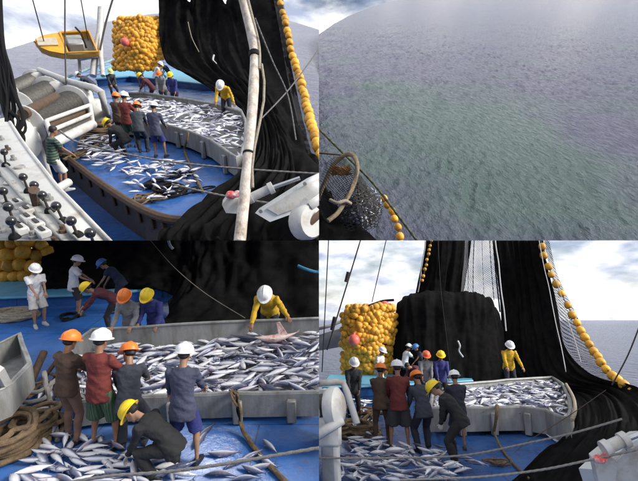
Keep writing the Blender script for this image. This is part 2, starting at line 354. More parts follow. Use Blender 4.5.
def patch(q, name, ctrl, nu, nv, disp, m, label=None, cat=None, kind=None, parent=None, thick=0.06, uvs=1.0):
    """cloth-like sheet through a grid of control points with real thickness and folds"""
    rows = []
    for row in ctrl: rows.append(spline([Vector(p) for p in row], max(1, nu // (len(row) - 1))))
    n = len(rows[0]); cols = [spline([r[j] for r in rows], max(1, nv // (len(rows) - 1))) for j in range(n)]
    mm = len(cols[0]); G = [[cols[j][i] for j in range(n)] for i in range(mm)]
    Nn = []
    for i in range(mm):
        rw = []
        for j in range(n):
            a = G[i][min(j + 1, n - 1)] - G[i][max(j - 1, 0)]; b = G[min(i + 1, mm - 1)][j] - G[max(i - 1, 0)][j]
            c = a.cross(b); rw.append(c.normalized() if c.length > 1e-9 else Vector((0, -1, 0)))
        Nn.append(rw)
    top = [[G[i][j] + Nn[i][j] * disp(j / (n - 1), i / (mm - 1), G[i][j]) for j in range(n)] for i in range(mm)]
    mb = MB(); vs = [p for r in top for p in r]; base = len(vs)
    fs = [(i * n + j, i * n + j + 1, (i + 1) * n + j + 1, (i + 1) * n + j) for i in range(mm - 1) for j in range(n - 1)]
    if thick:
        vs += [top[i][j] - Nn[i][j] * thick for i in range(mm) for j in range(n)]
        fs += [tuple(base + x for x in f[::-1]) for f in fs[:]]
        edge = [(0, j) for j in range(n)] + [(i, n - 1) for i in range(1, mm)] + [(mm - 1, j) for j in range(n - 2, -1, -1)] + [(i, 0) for i in range(mm - 2, 0, -1)]
        ids = [i * n + j for i, j in edge]
        for k in range(len(ids)):
            a, b = ids[k], ids[(k + 1) % len(ids)]; fs.append((a, base + a, base + b, b))
    mb.add(vs, fs)
    off = None
    if parent is None: off = Vector(ctrl[-1][0])
    o = obj(name, mb, m, parent=parent, q=q, loc=off, ang=180)
    if uvs:
        me = o.data; ul = me.uv_layers.new(name='UVMap')
        L = (G[0][0] - G[0][-1]).length; Hh = (G[0][0] - G[-1][0]).length
        co = np.zeros(len(me.loops), dtype=np.int64); me.loops.foreach_get('vertex_index', co); co %= base
        uvv = np.stack([(co % n) / (n - 1) * L * uvs, (co // n) / (mm - 1) * Hh * uvs], 1).astype(np.float32)
        ul.data.foreach_set('uv', uvv.ravel())
    return tag(o, label, cat, None, kind)
def fbm(p, o=3): return noise.fractal(p, 1.0, 2.0, o)

# ------------------------------------------------------------------ fish
def fish_mesh():
    prof = [(-0.50, 0.004, 0.004), (-0.45, 0.028, 0.022), (-0.36, 0.075, 0.055), (-0.22, 0.115, 0.085), (-0.05, 0.130, 0.098),
            (0.12, 0.105, 0.080), (0.26, 0.060, 0.046), (0.37, 0.022, 0.022), (0.43, 0.014, 0.016)]
    n = 10; vs = []; fs = []; dv = []
    for x, hz, hy in prof:
        for k in range(n):
            a = 2 * pi * k / n; vs.append((x, hy * cos(a), hz * sin(a))); dv.append(sin(a))
    for i in range(len(prof) - 1):
        for j in range(n):
            a = i * n + j; b = i * n + (j + 1) % n; fs.append((a, b, b + n, a + n))
    fs.append(tuple(range(n - 1, -1, -1)))
    def fin(pts, d):
        o = len(vs)
        for s in (-1, 1):
            for x, y, z in pts: vs.append((x, y + s * 0.004, z)); dv.append(d)
        k = len(pts); fs.append(tuple(o + i for i in range(k))); fs.append(tuple(o + k + i for i in range(k - 1, -1, -1)))
        for i in range(k): fs.append((o + i, o + k + i, o + k + (i + 1) % k, o + (i + 1) % k))
    fin([(0.40, 0, 0.012), (0.54, 0, 0.13), (0.52, 0, 0.10), (0.455, 0, 0)], 0.8); fin([(0.455, 0, 0), (0.52, 0, -0.10), (0.54, 0, -0.13), (0.40, 0, -0.012)], 0.8)
    fin([(-0.18, 0, 0.11), (-0.12, 0, 0.185), (-0.02, 0, 0.12)], 0.9); fin([(0.10, 0, -0.09), (0.16, 0, -0.15), (0.19, 0, -0.075)], 0.5)
    for s in (-1, 1):      # eyes
        o = len(vs)
        for k in range(6): vs.append((-0.43 + .011 * cos(k * pi / 3), s * (0.031 - .012 * cos(k * pi / 3) * -1), 0.008 + .011 * sin(k * pi / 3))); dv.append(2.0)
        fs.append(tuple(range(o, o + 6)))
    return np.array(vs) * np.array([1.0, .86, .84]), fs, np.array(dv)
FV, FF, FD = fish_mesh()
def bent(k, slim):
    v = FV.copy(); x = v[:, 0]; v[:, 1] = v[:, 1] * slim + k * (x * x - 0.08); v[:, 2] *= (1 + slim) / 2; return v
FVS = [FV, bent(0.35, 1.0), bent(-0.4, 0.85), bent(0.2, 1.2), bent(-0.15, 0.9)]
def mk_fish_mesh(name, mats, only=None):
    """one mesh holding a fish for every 4x4 matrix given"""
    me = bpy.data.meshes.new(name); allv = []; allf = []; sd = []; dd = []; k = len(FV)
    for i, m_ in enumerate(mats):
        A = np.array(m_); allv.append((random.choice(FVS) if only is None else FVS[only]) @ A[:3, :3].T + A[:3, 3]); o = i * k
        allf += [tuple(o + x for x in f) for f in FF]; sd.append(np.full(k, random.uniform(-0.28, 0.28) if len(mats) > 1 else 0.0)); dd.append(FD)
    me.from_pydata(np.concatenate(allv).tolist(), [], allf)
    a = me.attributes.new('dors', 'FLOAT', 'POINT'); a.data.foreach_set('value', np.concatenate(dd).astype(np.float32))
    a = me.attributes.new('seed', 'FLOAT', 'POINT'); a.data.foreach_set('value', np.concatenate(sd).astype(np.float32))
    me.materials.append(M_FISH); shade(me, 50); return me
FISHES = [mk_fish_mesh('fish', [Matrix.Identity(4)], k) for k in range(5)]
def fish_pose(p, yaw, L=0.5, pitch=0.0, roll=None):
    if roll is None: roll = random.choice((-1, 1)) * (pi / 2 + random.gauss(0, 0.5))
    return Matrix.Translation(p) @ Matrix.Rotation(yaw, 4, 'Z') @ Matrix.Rotation(pitch, 4, 'Y') @ Matrix.Rotation(roll, 4, 'X') @ Matrix.Diagonal((L, L, L, 1))
def one_fish(q, mt, label, group):
    o = bpy.data.objects.new('fish', random.choice(FISHES)); COL.objects.link(o); o.matrix_world = q.M @ mt; VIEWOF[o.name] = q
    return tag(o, label, 'fish', group)
def fish_stuff(q, name, mats, label):
    o = bpy.data.objects.new(name, mk_fish_mesh(name, mats)); COL.objects.link(o); o.matrix_world = q.M; VIEWOF[o.name] = q
    return tag(o, label, 'fish', None, 'stuff')
def inpoly(p, poly):
    c = False; n = len(poly)
    for i in range(n):
        a, b = poly[i], poly[i - 1]
        if (a.y > p.y) != (b.y > p.y) and p.x < (b.x - a.x) * (p.y - a.y) / (b.y - a.y) + a.x: c = not c
    return c
def scatter(poly, n, margin=0.0, mind=0.0, tries=40):
    """random points inside a polygon (3D points, z ignored)"""
    xs = [p.x for p in poly]; ys = [p.y for p in poly]; o = []
    cx, cy = sum(xs) / len(xs), sum(ys) / len(ys)
    pl = [Vector((cx + (p.x - cx) * (1 - margin), cy + (p.y - cy) * (1 - margin), 0)) for p in poly]
    for _ in range(n * tries):
        p = Vector((random.uniform(min(xs), max(xs)), random.uniform(min(ys), max(ys)), 0))
        if inpoly(p, pl) and (not mind or all((p - k).length > mind for k in o)):
            o.append(p)
            if len(o) >= n: break
    return o

# ------------------------------------------------------------------ floats
def float_mesh():
    mb = MB().lathe([(-0.5, 0.12), (-0.5, 0.26), (-0.42, 0.40), (-0.2, 0.5), (0.0, 0.52), (0.2, 0.5), (0.42, 0.40), (0.5, 0.26), (0.5, 0.12)], (0, 0, 0), (1, 0, 0), 12)
    me = mb.mesh('float'); me.materials.append(FLOAT()); shade(me, 60); return me
FLOATM = float_mesh()
def add_float(parent, p, dia, rot):
    """float part; p in the place's metres, parent unrotated"""
    o = bpy.data.objects.new('float', FLOATM); COL.objects.link(o); o.parent = parent
    o.location = Vector(p) - LOC[parent.name]; o.rotation_euler = rot; o.scale = (dia, dia, dia)
    VIEWOF[o.name] = VIEWOF[parent.name]; return o
def float_line(q, pts, dia, label, rope_m=None, rr=0.02, step=None):
    t = thing('float_line', q, pts[-1], label, 'float line')
    sp = spline([Vector(p) for p in pts], 8)
    obj('cord', MB().tube(sp, rr, 6), rope_m or DARK(), t)
    L = 0.0; nxt = dia * 0.5; step = step or dia * 1.35
    for a, b in zip(sp, sp[1:]):
        d = (b - a).length
        while nxt <= L + d:
            p = a.lerp(b, (nxt - L) / d); dr = (b - a).normalized()
            e = dr.to_track_quat('X', 'Z').to_euler(); e.x += random.uniform(0, 3)
            j = Vector([random.uniform(-1, 1) * dia * 0.12 for _ in range(3)])
            add_float(t, p + j, dia * random.uniform(0.9, 1.08), e)
            nxt += step * random.choice((1, 1, 1, 1.25, 1.0, 1.5))
        L += d
    return t
def float_pile(q, label, us, vs, dep, dia, bulge, nx, ny, buoy=None, skip=None, base_z=0.3):
    """stacked corkline: rows of floats over a solid core that keeps the gaps dark"""
    t = thing('float_pile', q, q.D((us[0] + us[1]) / 2, vs[1], dep + 0.6), label, 'float pile')
    core = MB(); rr = []
    for i in range(9):
        v = vs[0] + (vs[1] - vs[0]) * i / 8; ring = []
        for k in range(24):
            a = 2 * pi * k / 24
            su = (us[0] + us[1]) / 2 + (us[1] - us[0]) * 0.46 * max(-1, min(1, 1.25 * cos(a)))
            ring.append(q.D(su, v + (6 if i == 0 else 0), dep + 0.75 + 0.55 * sin(a) + dia * 0.1))
        rr.append(ring)
    obj('dark_core', core.rings(rr), BROPE(), t)  # solid core put in so the gaps between the floats look dark
    for i in range(ny):
        for j in range(nx):
            u = us[0] + (us[1] - us[0]) * (j + 0.5 * (i % 2) + random.uniform(-.22, .22)) / (nx - 0.5)
            fx = 2 * (u - us[0]) / (us[1] - us[0]) - 1; fy = i / (ny - 1)
            v = vs[0] + (vs[1] - vs[0]) * (fy + random.uniform(-.025, .025)) + (1 - fy) * 2.5 * sin(u * .21) + 5 * max(0, -fx) ** 2 * (1 - fy)
            if skip and skip(u, v): continue
            d = dep + 0.25 - bulge * (1 - 0.85 * fx * fx) * (0.6 + 0.4 * sin(pi * min(1, fy * 1.1))) + random.uniform(-.06, .06)
            add_float(t, q.D(u, v, d), dia * random.uniform(0.84, 1.14), (random.uniform(-.6, .6), random.uniform(-.6, .6), random.uniform(-.9, .9)))
    for i in range(3):     # top layers going back
        for j in range(nx - 1):
            u = us[0] + 4 + (us[1] - us[0] - 5) * (j + random.uniform(0, .6)) / (nx - 1)
            add_float(t, q.D(u, vs[0] - 1.0 + i * 0.8 + random.uniform(-.6, .6), dep + 0.35 * (i + 1)), dia, (0, random.uniform(-.5, .5), random.uniform(0, 3)))
    if buoy:
        c = q.D(buoy[0], buoy[1], dep - bulge - 0.12); r = buoy[2]
        b = thing('round_buoy', q, c, buoy[3], 'buoy')
        obj('ball', MB().ell(c, (r, r, r), 20, 14), PINK(), b, ang=180)
        obj('lug', MB().tube([c + Vector((0, 0, r * 0.9)), c + Vector((0, 0, r * 1.25))], r * 0.25, 8), PINK(), b)
    return t

# ------------------------------------------------------------------ people
def skin_mat(i): return mat('skin_%d' % i, [(0.30, 0.155, 0.09), (0.36, 0.20, 0.125), (0.24, 0.12, 0.07)][i], 0.5, scale=9, var=0.2)
HAIR = lambda: mat('black_hair', (0.012, 0.010, 0.009), 0.6, scale=40)
def cloth(name, c, rough=0.85): return mat('cloth_' + name, c, rough, scale=7, col2=tuple(x * 0.6 for x in c), bump=0.35, bscale=35, lo=0.4, hi=0.8)
def remesh(mb, vox, it=3):
    me = mb.mesh('tmp'); o = bpy.data.objects.new('tmp', me); COL.objects.link(o)
    r = o.modifiers.new('r', 'REMESH'); r.mode = 'VOXEL'; r.voxel_size = vox
    s = o.modifiers.new('s', 'SMOOTH'); s.factor = 0.5; s.iterations = it
    dg = bpy.context.evaluated_depsgraph_get(); n = bpy.data.meshes.new_from_object(o.evaluated_get(dg))
    bpy.data.objects.remove(o); bpy.data.meshes.remove(me); return n
def folds(me, amp, seed, fz=1.0):
    sv = Vector((seed * 3.1, seed * 1.7, 0))
    nr = [v.normal.copy() for v in me.vertices]
    for v, nn in zip(me.vertices, nr):
        p = v.co
        k = 0.9 * (0.35 - abs(noise.noise(Vector((p.x * 5, p.y * 5, p.z * 11 * fz + p.x * 6)) + sv))) * 1.6 + 0.35 * noise.noise(Vector((p.x * 15, p.y * 15, p.z * 24)) + sv)
        v.co = p + nn * (amp * k)
    me.update()
def ik(a, c, l1, l2, pole):
    a, c = Vector(a), Vector(c); d = c - a; L = d.length
    if L > (l1 + l2) * 0.995: c = a + d * ((l1 + l2) * 0.995 / L); d = c - a; L = d.length
    x = (l1 * l1 - l2 * l2 + L * L) / (2 * L); h = math.sqrt(max(l1 * l1 - x * x, 0)); dn = d.normalized()
    p = Vector(pole) - dn * Vector(pole).dot(dn)
    if p.length < 1e-5: p = dn.orthogonal()
    return a + dn * x + p.normalized() * h, c

def hat_mesh(mb, c, up, fw, s=1.0, ridge=True):
    """hard hat: dome, ridge, brim and peak"""
    rt = fw.cross(up).normalized(); a, b, h = 0.128 * s, 0.152 * s, 0.135 * s; n = 20; rr = []
    prof = [(0.0, 1.0), (0.25, 0.99), (0.5, 0.93), (0.72, 0.80), (0.88, 0.58), (0.97, 0.30), (1.0, 0.03)]
    def ring(hh, k, ex=0.0, peak=0.0, dz=0.0):
        r = []
        for j in range(n):
            t = 2 * pi * j / n; fr = max(0, sin(t))
            r.append(c + up * (hh * h + dz - 0.012 * fr * (1 if ex else 0)) + rt * (cos(t) * (a * k + ex)) + fw * (sin(t) * (b * k + ex) + peak * fr ** 2))
        return r
    rr = [ring(-0.02, 0.90), ring(-0.05, 1.0, 0.022, 0.035, -0.004), ring(-0.03, 1.0, 0.022, 0.035, 0.004), ring(0.02, 1.0, 0.002)] + [ring(x, y) for x, y in prof]
    mb.rings(rr)
    if ridge:
        pts = []
        for i in range(9):
            t = R(25 + 130 * i / 8); pts.append(c + fw * (-cos(t) * b * 0.98) + up * (sin(t) * h * 1.015))
        mb.tube(pts, 0.014 * s, 6)

def person(q, loc, head, label, hat=None, top=None, bottom=None, sleeve=1.0, legs='shorts', lean=0.0, side=0.0, hip=0.92, hl=None, hr=None,
           feet=((-0.12, 0.0), (0.12, 0.05)), hpitch=0.1, hyaw=0.0, skin=0, shoe=None, glove=None, lod=0, s=1.0, twist=0.0, hem=0.06, belly=0.0, hair=True, group=None):
    """A person built in thing-local metres: x right, y forward, z up, feet at the origin. head: heading in degrees, 0 looks away from the viewer."""
    vox = (0.017, 0.024)[lod]
    t = thing('person', q, loc, label, 'person', group, rz=R(-head)); t.scale = (s, s, s)
    hc = Vector((side * 0.3, -0.28 * sin(R(lean)) * (0.75 if lean < 60 else 0.9), hip))
    def dr(a, sd=side): return Vector((sin(sd) , sin(R(a)) * cos(sd), cos(R(a)) * cos(sd)))
    d1, d2 = dr(lean * 0.75), dr(lean * 1.15)
    wa = hc + d1 * 0.17; chs = wa + d2 * 0.20; nb = chs + d2 * 0.15
    rt = Vector((cos(twist), sin(twist), 0)); rt = (rt - d2 * rt.dot(d2)).normalized()
    hdp = R(lean * 0.8) + hpitch
    hup = Vector((0, sin(hdp), cos(hdp))); hf = Vector((sin(hyaw), cos(hyaw) * cos(hdp), -sin(hdp) * cos(hyaw)))
    hf = (hf - hup * hf.dot(hup)).normalized(); hrt = hf.cross(hup).normalized()
    nk = nb + d2 * 0.05 + Vector((0, 0.012, 0)); hcn = nk + hup * 0.125 + hf * 0.025
    shl = [nb - d2 * 0.055 + rt * (-0.175), nb - d2 * 0.055 + rt * 0.175]
    hips = [hc + Vector((-0.09, 0, -0.03)), hc + Vector((0.09, 0, -0.03))]
    # limbs
    hands = []; elb = []
    for i, tg in enumerate((hl, hr)):
        sg = (-1, 1)[i]
        tg = Vector(tg) if tg else shl[i] + Vector((sg * 0.07, 0.07, -0.50))
        e, h = ik(shl[i], tg, 0.275, 0.245, Vector((sg * 0.32, -0.5, -0.8))); elb.append(e); hands.append(h)
    knees = []; ank = []
    for i in (0, 1):
        sg = (-1, 1)[i]; f = feet[i]; fz = f[2] if len(f) > 2 else 0.0
        k, a = ik(hips[i], Vector((f[0], f[1] - 0.02, 0.085 + fz)), 0.43, 0.40, Vector((sg * 0.22, 1, 0.1))); knees.append(k); ank.append(a)
    def ringxy(c, rx, ry, up, r_, n=16):
        fw = up.cross(r_).normalized(); return [c + r_ * (rx * cos(2 * pi * k / n)) + fw * (ry * sin(2 * pi * k / n)) for k in range(n)]
    rt0 = Vector((1, 0, 0))
    def torso(mb, g, lowdrop=0.0, neck=True):
        rr = [ringxy(hc - d1 * (0.09 + lowdrop), 0.13 + g, 0.095 + g, d1, rt0), ringxy(hc - d1 * 0.02, 0.163 + g, 0.118 + g, d1, rt0),
              ringxy(hc + d1 * 0.09, 0.148 + g, 0.108 + g + belly, d1, (rt0 * 2 + rt).normalized()), ringxy(wa, 0.143 + g, 0.105 + g + belly, (d1 + d2).normalized(), (rt0 + rt).normalized()),
              ringxy(wa + d2 * 0.11, 0.158 + g, 0.113 + g, d2, rt), ringxy(chs + d2 * 0.01, 0.172 + g, 0.120 + g, d2, rt), ringxy(chs + d2 * 0.08, 0.178 + g, 0.105 + g, d2, rt),
              ringxy(nb - d2 * 0.02, 0.135 + g, 0.078 + g, d2, rt), ringxy(nb + d2 * 0.02, 0.07 + g * .7, 0.06 + g * .7, d2, rt)]
        if lowdrop: rr[0] = ringxy(hc - d1 * (0.09 + lowdrop), 0.186 + g, 0.140 + g, d1, rt0); rr[1] = ringxy(hc - d1 * 0.02, 0.180 + g, 0.134 + g, d1, rt0); rr[2] = ringxy(hc + d1 * 0.09, 0.166 + g, 0.122 + g + belly, d1, rt0)
        mb.rings(rr)
    def arm(mb, g, upto=1.0):
        for i in (0, 1):
            sh, e, h = shl[i], elb[i], hands[i]
            pts = [(sh - (e - sh) * 0.12, 0.058), (sh + (e - sh) * 0.15, 0.060), (sh.lerp(e, 0.5), 0.050), (e, 0.041), (e.lerp(h, 0.3), 0.043), (e.lerp(h, 0.7), 0.034), (h, 0.027)]
            if upto < 1: pts = [p for p in pts][:3] + [(sh.lerp(e, upto), 0.056)]
            mb.tube([p for p, _ in pts], [max(.023, r + g) for _, r in pts], 12)
    def leg(mb, g, upto=1.0, flare=0.0):
        for i in (0, 1):
            h_, k, a = hips[i], knees[i], ank[i]
            pts = [(h_ + (h_ - k) * 0.08, 0.085), (h_.lerp(k, 0.2), 0.088), (h_.lerp(k, 0.6), 0.070), (k, 0.055), (k.lerp(a, 0.28) - Vector((0, 0.012, 0)), 0.057), (k.lerp(a, 0.7), 0.040), (a, 0.036), (a - Vector((0, 0, 0.04)), 0.036)]
            if upto < 1: pts = [(h_ + (h_ - k) * 0.08, 0.088), (h_.lerp(k, 0.2), 0.093), (h_.lerp(k, 0.6), 0.084 + flare * .5), (h_.lerp(k, upto), 0.086 + flare)]
            elif flare: pts = [(p, r + flare * min(1, j / 5)) for j, (p, r) in enumerate(pts[:-1])]
            mb.tube([p for p, _ in pts], [r + g for _, r in pts], 12)
    # body: one continuous surface
    B = MB(); torso(B, -0.03 if top else -.012); arm(B, -0.027 if top and sleeve >= 1 else -0.008); leg(B, -0.016 if legs in ('long', 'wide') else -0.006)
    B.tube([nb - d2 * 0.02, nk, nk + hup * 0.06 + hf * 0.01], [0.062, 0.054, 0.056], 12)
    hp = [(-0.115, 0.030, 0.030, 0.055), (-0.095, 0.046, 0.055, 0.035), (-0.055, 0.060, 0.078, 0.014), (0.0, 0.072, 0.092, 0.002), (0.05, 0.076, 0.096, -0.004), (0.085, 0.066, 0.084, -0.006), (0.112, 0.042, 0.055, -0.008), (0.122, 0.010, 0.012, -0.008)]
    B.rings([[hcn + hup * z + hf * (o + ry * sin(2 * pi * k / 16)) + hrt * (rx * cos(2 * pi * k / 16)) for k in range(16)] for z, rx, ry, o in hp])
    B.tube([hcn + hup * 0.02 + hf * 0.085, hcn - hup * 0.02 + hf * 0.108, hcn - hup * 0.035 + hf * 0.088], [0.010, 0.017, 0.014], 8)     # nose
    B.tube([hcn - hup * 0.06 + hf * 0.082 - hrt * 0.02, hcn - hup * 0.06 + hf * 0.09, hcn - hup * 0.06 + hf * 0.082 + hrt * 0.02], 0.011, 6)  # lips
    for sg in (-1, 1): B.ell(hcn + hrt * (sg * 0.078) - hup * 0.012 - hf * 0.008, (0.012, 0.022, 0.032), 8, 6)
    bare = legs in ('bare',)
    me = remesh(B, vox, 2)
    # hands: palm, four fingers, thumb, welded into the body mesh as loose loops at the wrist
    Hms = []
    for i in (0, 1):
        Hm = MB(); Hms.append(Hm); sg = (-1, 1)[i]; h = hands[i]; d = (h - elb[i]).normalized()
        x = d.cross(Vector((0, 0, 1)) if abs(d.z) < 0.85 else Vector((0, 1, 0))).normalized(); nrm = x.cross(d).normalized()
        if abs(d.z) >= 0.85: x, nrm = nrm, x     # hanging hand: palm towards the thigh
        cu = nrm * (-sg if abs(d.z) >= 0.85 else (-1 if nrm.z > 0 else 1))
        x = x * (1 if x.y > 0 else -1) if abs(d.z) >= 0.85 else x
        def rg(c, wx, wn): return [c + x * (wx * cos(2 * pi * k / 10)) + nrm * (wn * sin(2 * pi * k / 10)) for k in range(10)]
        Hm.rings([rg(h - d * 0.03, 0.024, 0.022), rg(h + d * 0.01, 0.030, 0.019), rg(h + d * 0.05, 0.041, 0.017), rg(h + d * 0.085, 0.040, 0.014), rg(h + d * 0.095, 0.034, 0.009)])
        for k, (o, ln) in enumerate(((-0.030, 0.062), (-0.010, 0.074), (0.010, 0.070), (0.030, 0.054))):
            b0 = h + d * 0.082 + x * o; b1 = b0 + d * ln * 0.5 + cu * 0.008; b2 = b1 + d * ln * 0.34 + cu * 0.022; b3 = b2 + d * ln * 0.16 + cu * 0.022
            Hm.tube([b0, b1, b2, b3], [0.0095, 0.009, 0.008, 0.006], 6)
        b0 = h + d * 0.03 + x * 0.032; b1 = b0 + d * 0.025 + x * 0.026 + cu * 0.008; b2 = b1 + d * 0.028 + x * 0.006 + cu * 0.014
        Hm.tube([b0, b1, b2], [0.012, 0.0105, 0.007], 6)
    bm = bmesh.new(); bm.from_mesh(me); k0 = len(bm.faces)
    if glove is None:
        for Hm in Hms:
            hm = Hm.mesh('hm'); bm.from_mesh(hm); bpy.data.meshes.remove(hm)
    bmesh.ops.recalc_face_normals(bm, faces=list(bm.faces))
    bm.to_mesh(me); bm.free(); shade(me, 180); me.materials.clear()
    for p in me.polygons: p.material_index = 0
    bo = obj('body', me, skin_mat(skin), t)
    for Hm in (Hms if glove else ()): obj('glove', Hm, cloth('glove_' + glove, {'pale': (0.62, 0.60, 0.55), 'grey': (0.30, 0.31, 0.33)}[glove]), t, local=True)
    for sg in (-1, 1):
        E = MB(); E.ell(hcn + hrt * (sg * 0.030) + hup * 0.012 + hf * 0.079, (0.011, 0.010, 0.007), 8, 6)
        obj('eye', E, mat('eye_dark', (0.03, 0.02, 0.018), 0.2), t, local=True)
    for sg in (-1, 1):
        obj('eyebrow', MB().tube([hcn + hrt * (sg * 0.014) + hup * 0.030 + hf * 0.088, hcn + hrt * (sg * 0.032) + hup * 0.035 + hf * 0.084, hcn + hrt * (sg * 0.048) + hup * 0.029 + hf * 0.072], .005, 5), HAIR(), t, local=True)
    if hair:
        Hh = MB(); rr = []
        for z, k in ((-0.045, 0.60), (-0.02, 1.0), (0.04, 1.09), (0.09, 0.98), (0.118, 0.62), (0.130, 0.1)):
            rr.append([hcn + hup * z + hf * (-0.014 - 0.002 + 0.094 * k * sin(2 * pi * j / 16) * (0.86 if sin(2 * pi * j / 16) > 0 and z < 0.06 else 1.0)) + hrt * (0.077 * k * cos(2 * pi * j / 16)) for j in range(16)])
        if hat: rr = [[p - hf * 0.012 for p in r] for r in rr[:4]]
        obj('hair', Hh.rings(rr), HAIR(), t, local=True)
    if top:
        S = MB(); torso(S, 0.012, hem); arm(S, 0.013, sleeve)
        me = remesh(S, vox, 3); folds(me, 0.016, random.random() * 50); shade(me, 180)
        obj('shirt', me, top, t)
    if bottom:
        S = MB()
        S.rings([ringxy(hc - d1 * 0.10, 0.150, 0.112, d1, rt0), ringxy(hc - d1 * 0.03, 0.176, 0.128, d1, rt0), ringxy(hc + d1 * 0.06, 0.164, 0.118, d1, rt0), ringxy(hc + d1 * 0.10, 0.155, 0.112, d1, rt0)])
        if legs == 'shorts': leg(S, 0.010, 0.92, 0.014)
        elif legs == 'wide': leg(S, 0.014, 1.0, 0.016)
        else: leg(S, 0.008)
        if legs == 'wideshorts':
            S = MB(); S.rings([ringxy(hc - d1 * 0.10, 0.170, 0.130, d1, rt0), ringxy(hc + d1 * 0.10, 0.158, 0.114, d1, rt0)]); leg(S, 0.02, 0.995, 0.04)
        me = remesh(S, vox, 2); folds(me, 0.010, random.random() * 50, 0.5); shade(me, 180)
        obj('trousers' if legs in ('wide', 'long') else 'shorts', me, bottom, t)
    for i in (0, 1):
        a = ank[i]; yaw = R(8) * (-1, 1)[i] * -1
        fw = Vector((-sin(yaw), cos(yaw), 0)); rx = Vector((cos(yaw), sin(yaw), 0)); S = MB(); gz = a.z - 0.085; c = Vector((a.x, a.y, gz))
        rr = []
        for o, w, h in ((-0.085, 0.030, 0.055), (-0.06, 0.040, 0.095), (0.0, 0.043, 0.112), (0.05, 0.044, 0.080), (0.11, 0.048, 0.056), (0.16, 0.042, 0.046), (0.185, 0.024, 0.034)):
            cc = c + fw * o; rr.append([cc + rx * (w * sx) + Vector((0, 0, hz * h)) for sx, hz in ((-0.9, 0.04), (-1.0, 0.35), (-0.75, 0.85), (0, 1.0), (0.75, 0.85), (1.0, 0.35), (0.9, 0.04))])
        obj('shoe', S.rings(rr), shoe or cloth('black_shoe', (0.025, 0.025, 0.028), 0.5), t, local=True)
    if hat:
        hm_ = MB(); hat_mesh(hm_, hcn + hup * 0.045 - hf * 0.002, hup, hf)
        cols = {'white': (0.86, 0.86, 0.85), 'orange': (0.88, 0.21, 0.025), 'yellow': (0.88, 0.62, 0.015), 'blue': (0.06, 0.20, 0.50), 'lime': (0.70, 0.74, 0.25), 'red': (0.85, 0.16, 0.06)}
        obj('hard_hat', hm_, mat('hat_' + hat, cols[hat], 0.45, scale=11, var=0.35, lo=0.45, hi=0.85, bump=.15), t, local=True)
    return t

# ================================================================== water
def sea_sheet(q, z, us, edge, vb, nu, nv, amp, m, wav):
    """water from the far edge of what is seen towards the viewer"""
    mb = MB(); vs = []; fs = []
    for i in range(nv):
        for j in range(nu):
            u = us[0] + (us[1] - us[0]) * j / (nu - 1); ve = edge(u); tt = i / (nv - 1)
            v = ve + (vb - ve) * tt ** 1.15
            p = q.P(u, v, z)
            dist = p.length; a = amp * min(1.0, 140.0 / dist)
            p.z += a * wav(p); vs.append(p)
    fs = [(i * nu + j, i * nu + j + 1, (i + 1) * nu + j + 1, (i + 1) * nu + j) for i in range(nv - 1) for j in range(nu - 1)]
    mb.add(vs, fs); o = obj('sea', mb, m, q=q, loc=Vector((0, 0, 0)), ang=180); return tag(o, kind='structure')
def interp(tab, u):
    for (a, b), (c, d) in zip(tab, tab[1:]):
        if u <= c: return b + (d - b) * (u - a) / (c - a)
    return tab[-1][1]
# open sea under the level view
m_sea4 = sea_mat('open_sea', (0.075, 0.100, 0.21), (0.09, 0.115, 0.22), 0.45, 1.0, 0.2, spec=.25, foam=0.3)
mb = MB(); vs = []; rad = [2 * 1.16 ** i for i in range(64)]
for r_ in rad:
    for k in range(96):
        a = 2 * pi * k / 96; p = Vector((r_ * cos(a), r_ * sin(a), 0))
        p.z = 0.25 * noise.noise(p * 0.16) * min(1, 300 / (r_ + 1)); vs.append(p)
fs = [(i * 96 + k, i * 96 + (k + 1) % 96, (i + 1) * 96 + (k + 1) % 96, (i + 1) * 96 + k) for i in range(63) for k in range(96)]
mb.add(vs, fs); tag(obj('sea', mb, m_sea4, q=WORLD, loc=Vector((0, 0, 0)), ang=180), kind='structure')
# sea beside the ship, upper left
e1 = [(-60, 70), (0, 52), (30, 42), (60, 33), (100, 23), (150, 14), (200, 11), (250, 14), (291, 21), (320, 30), (360, 45)]
sea_sheet(V1, -5.0, (-60, 340), lambda u: interp(e1, u), 246, 120, 90, 0.25, sea_mat('sea_lavender', (0.16, 0.165, 0.235), (0.19, 0.195, 0.25), 0.5, 0.7, 0.2, foam=0.3),
          lambda p: noise.noise(p * 0.22))
# sea with the net ring, upper right
e2 = [(300, 50), (320, 34), (334, 24), (350, 15.5), (368, 8), (390, 1.5), (415, -3), (450, -6), (490, -8), (700, -8)]
def wav2(p):
    a = p.x * 0.35 + p.y * 0.94; b = -p.x * 0.94 + p.y * 0.35
    calm = 0.35 + 0.65 * max(0.0, min(1.0, 0.5 + 0.9 * noise.noise(Vector((p.x * 0.05 + 4, p.y * 0.035, 2.0))) + (0.25 if p.x < 4 else -0.15) + p.y * 0.004))
    return calm * (1 - abs(noise.noise(Vector((a * 0.34, b * 1.05, 0)))) * 2 + 0.7 * (0.5 - abs(noise.noise(Vector((a * 1.0, b * 2.3, 3))))) + 0.8 * noise.noise(Vector((a * .12, b * .2, 8))))
m_sea2 = sea_mat('sea_green', (0.066, 0.064, 0.118), (0.060, 0.104, 0.092), 2.0, 1.0, 0.15, spec=.5, cs=0.09, foam=0.30, aniso=(1.0, 0.42, 1), rot=-0.36, patch_=((14, 40, 0), (17, 36, 10)))
sea_sheet(V2, 0.0, (300, 700), lambda u: interp(e2, u), 262, 400, 330, 0.125, m_sea2, wav2)

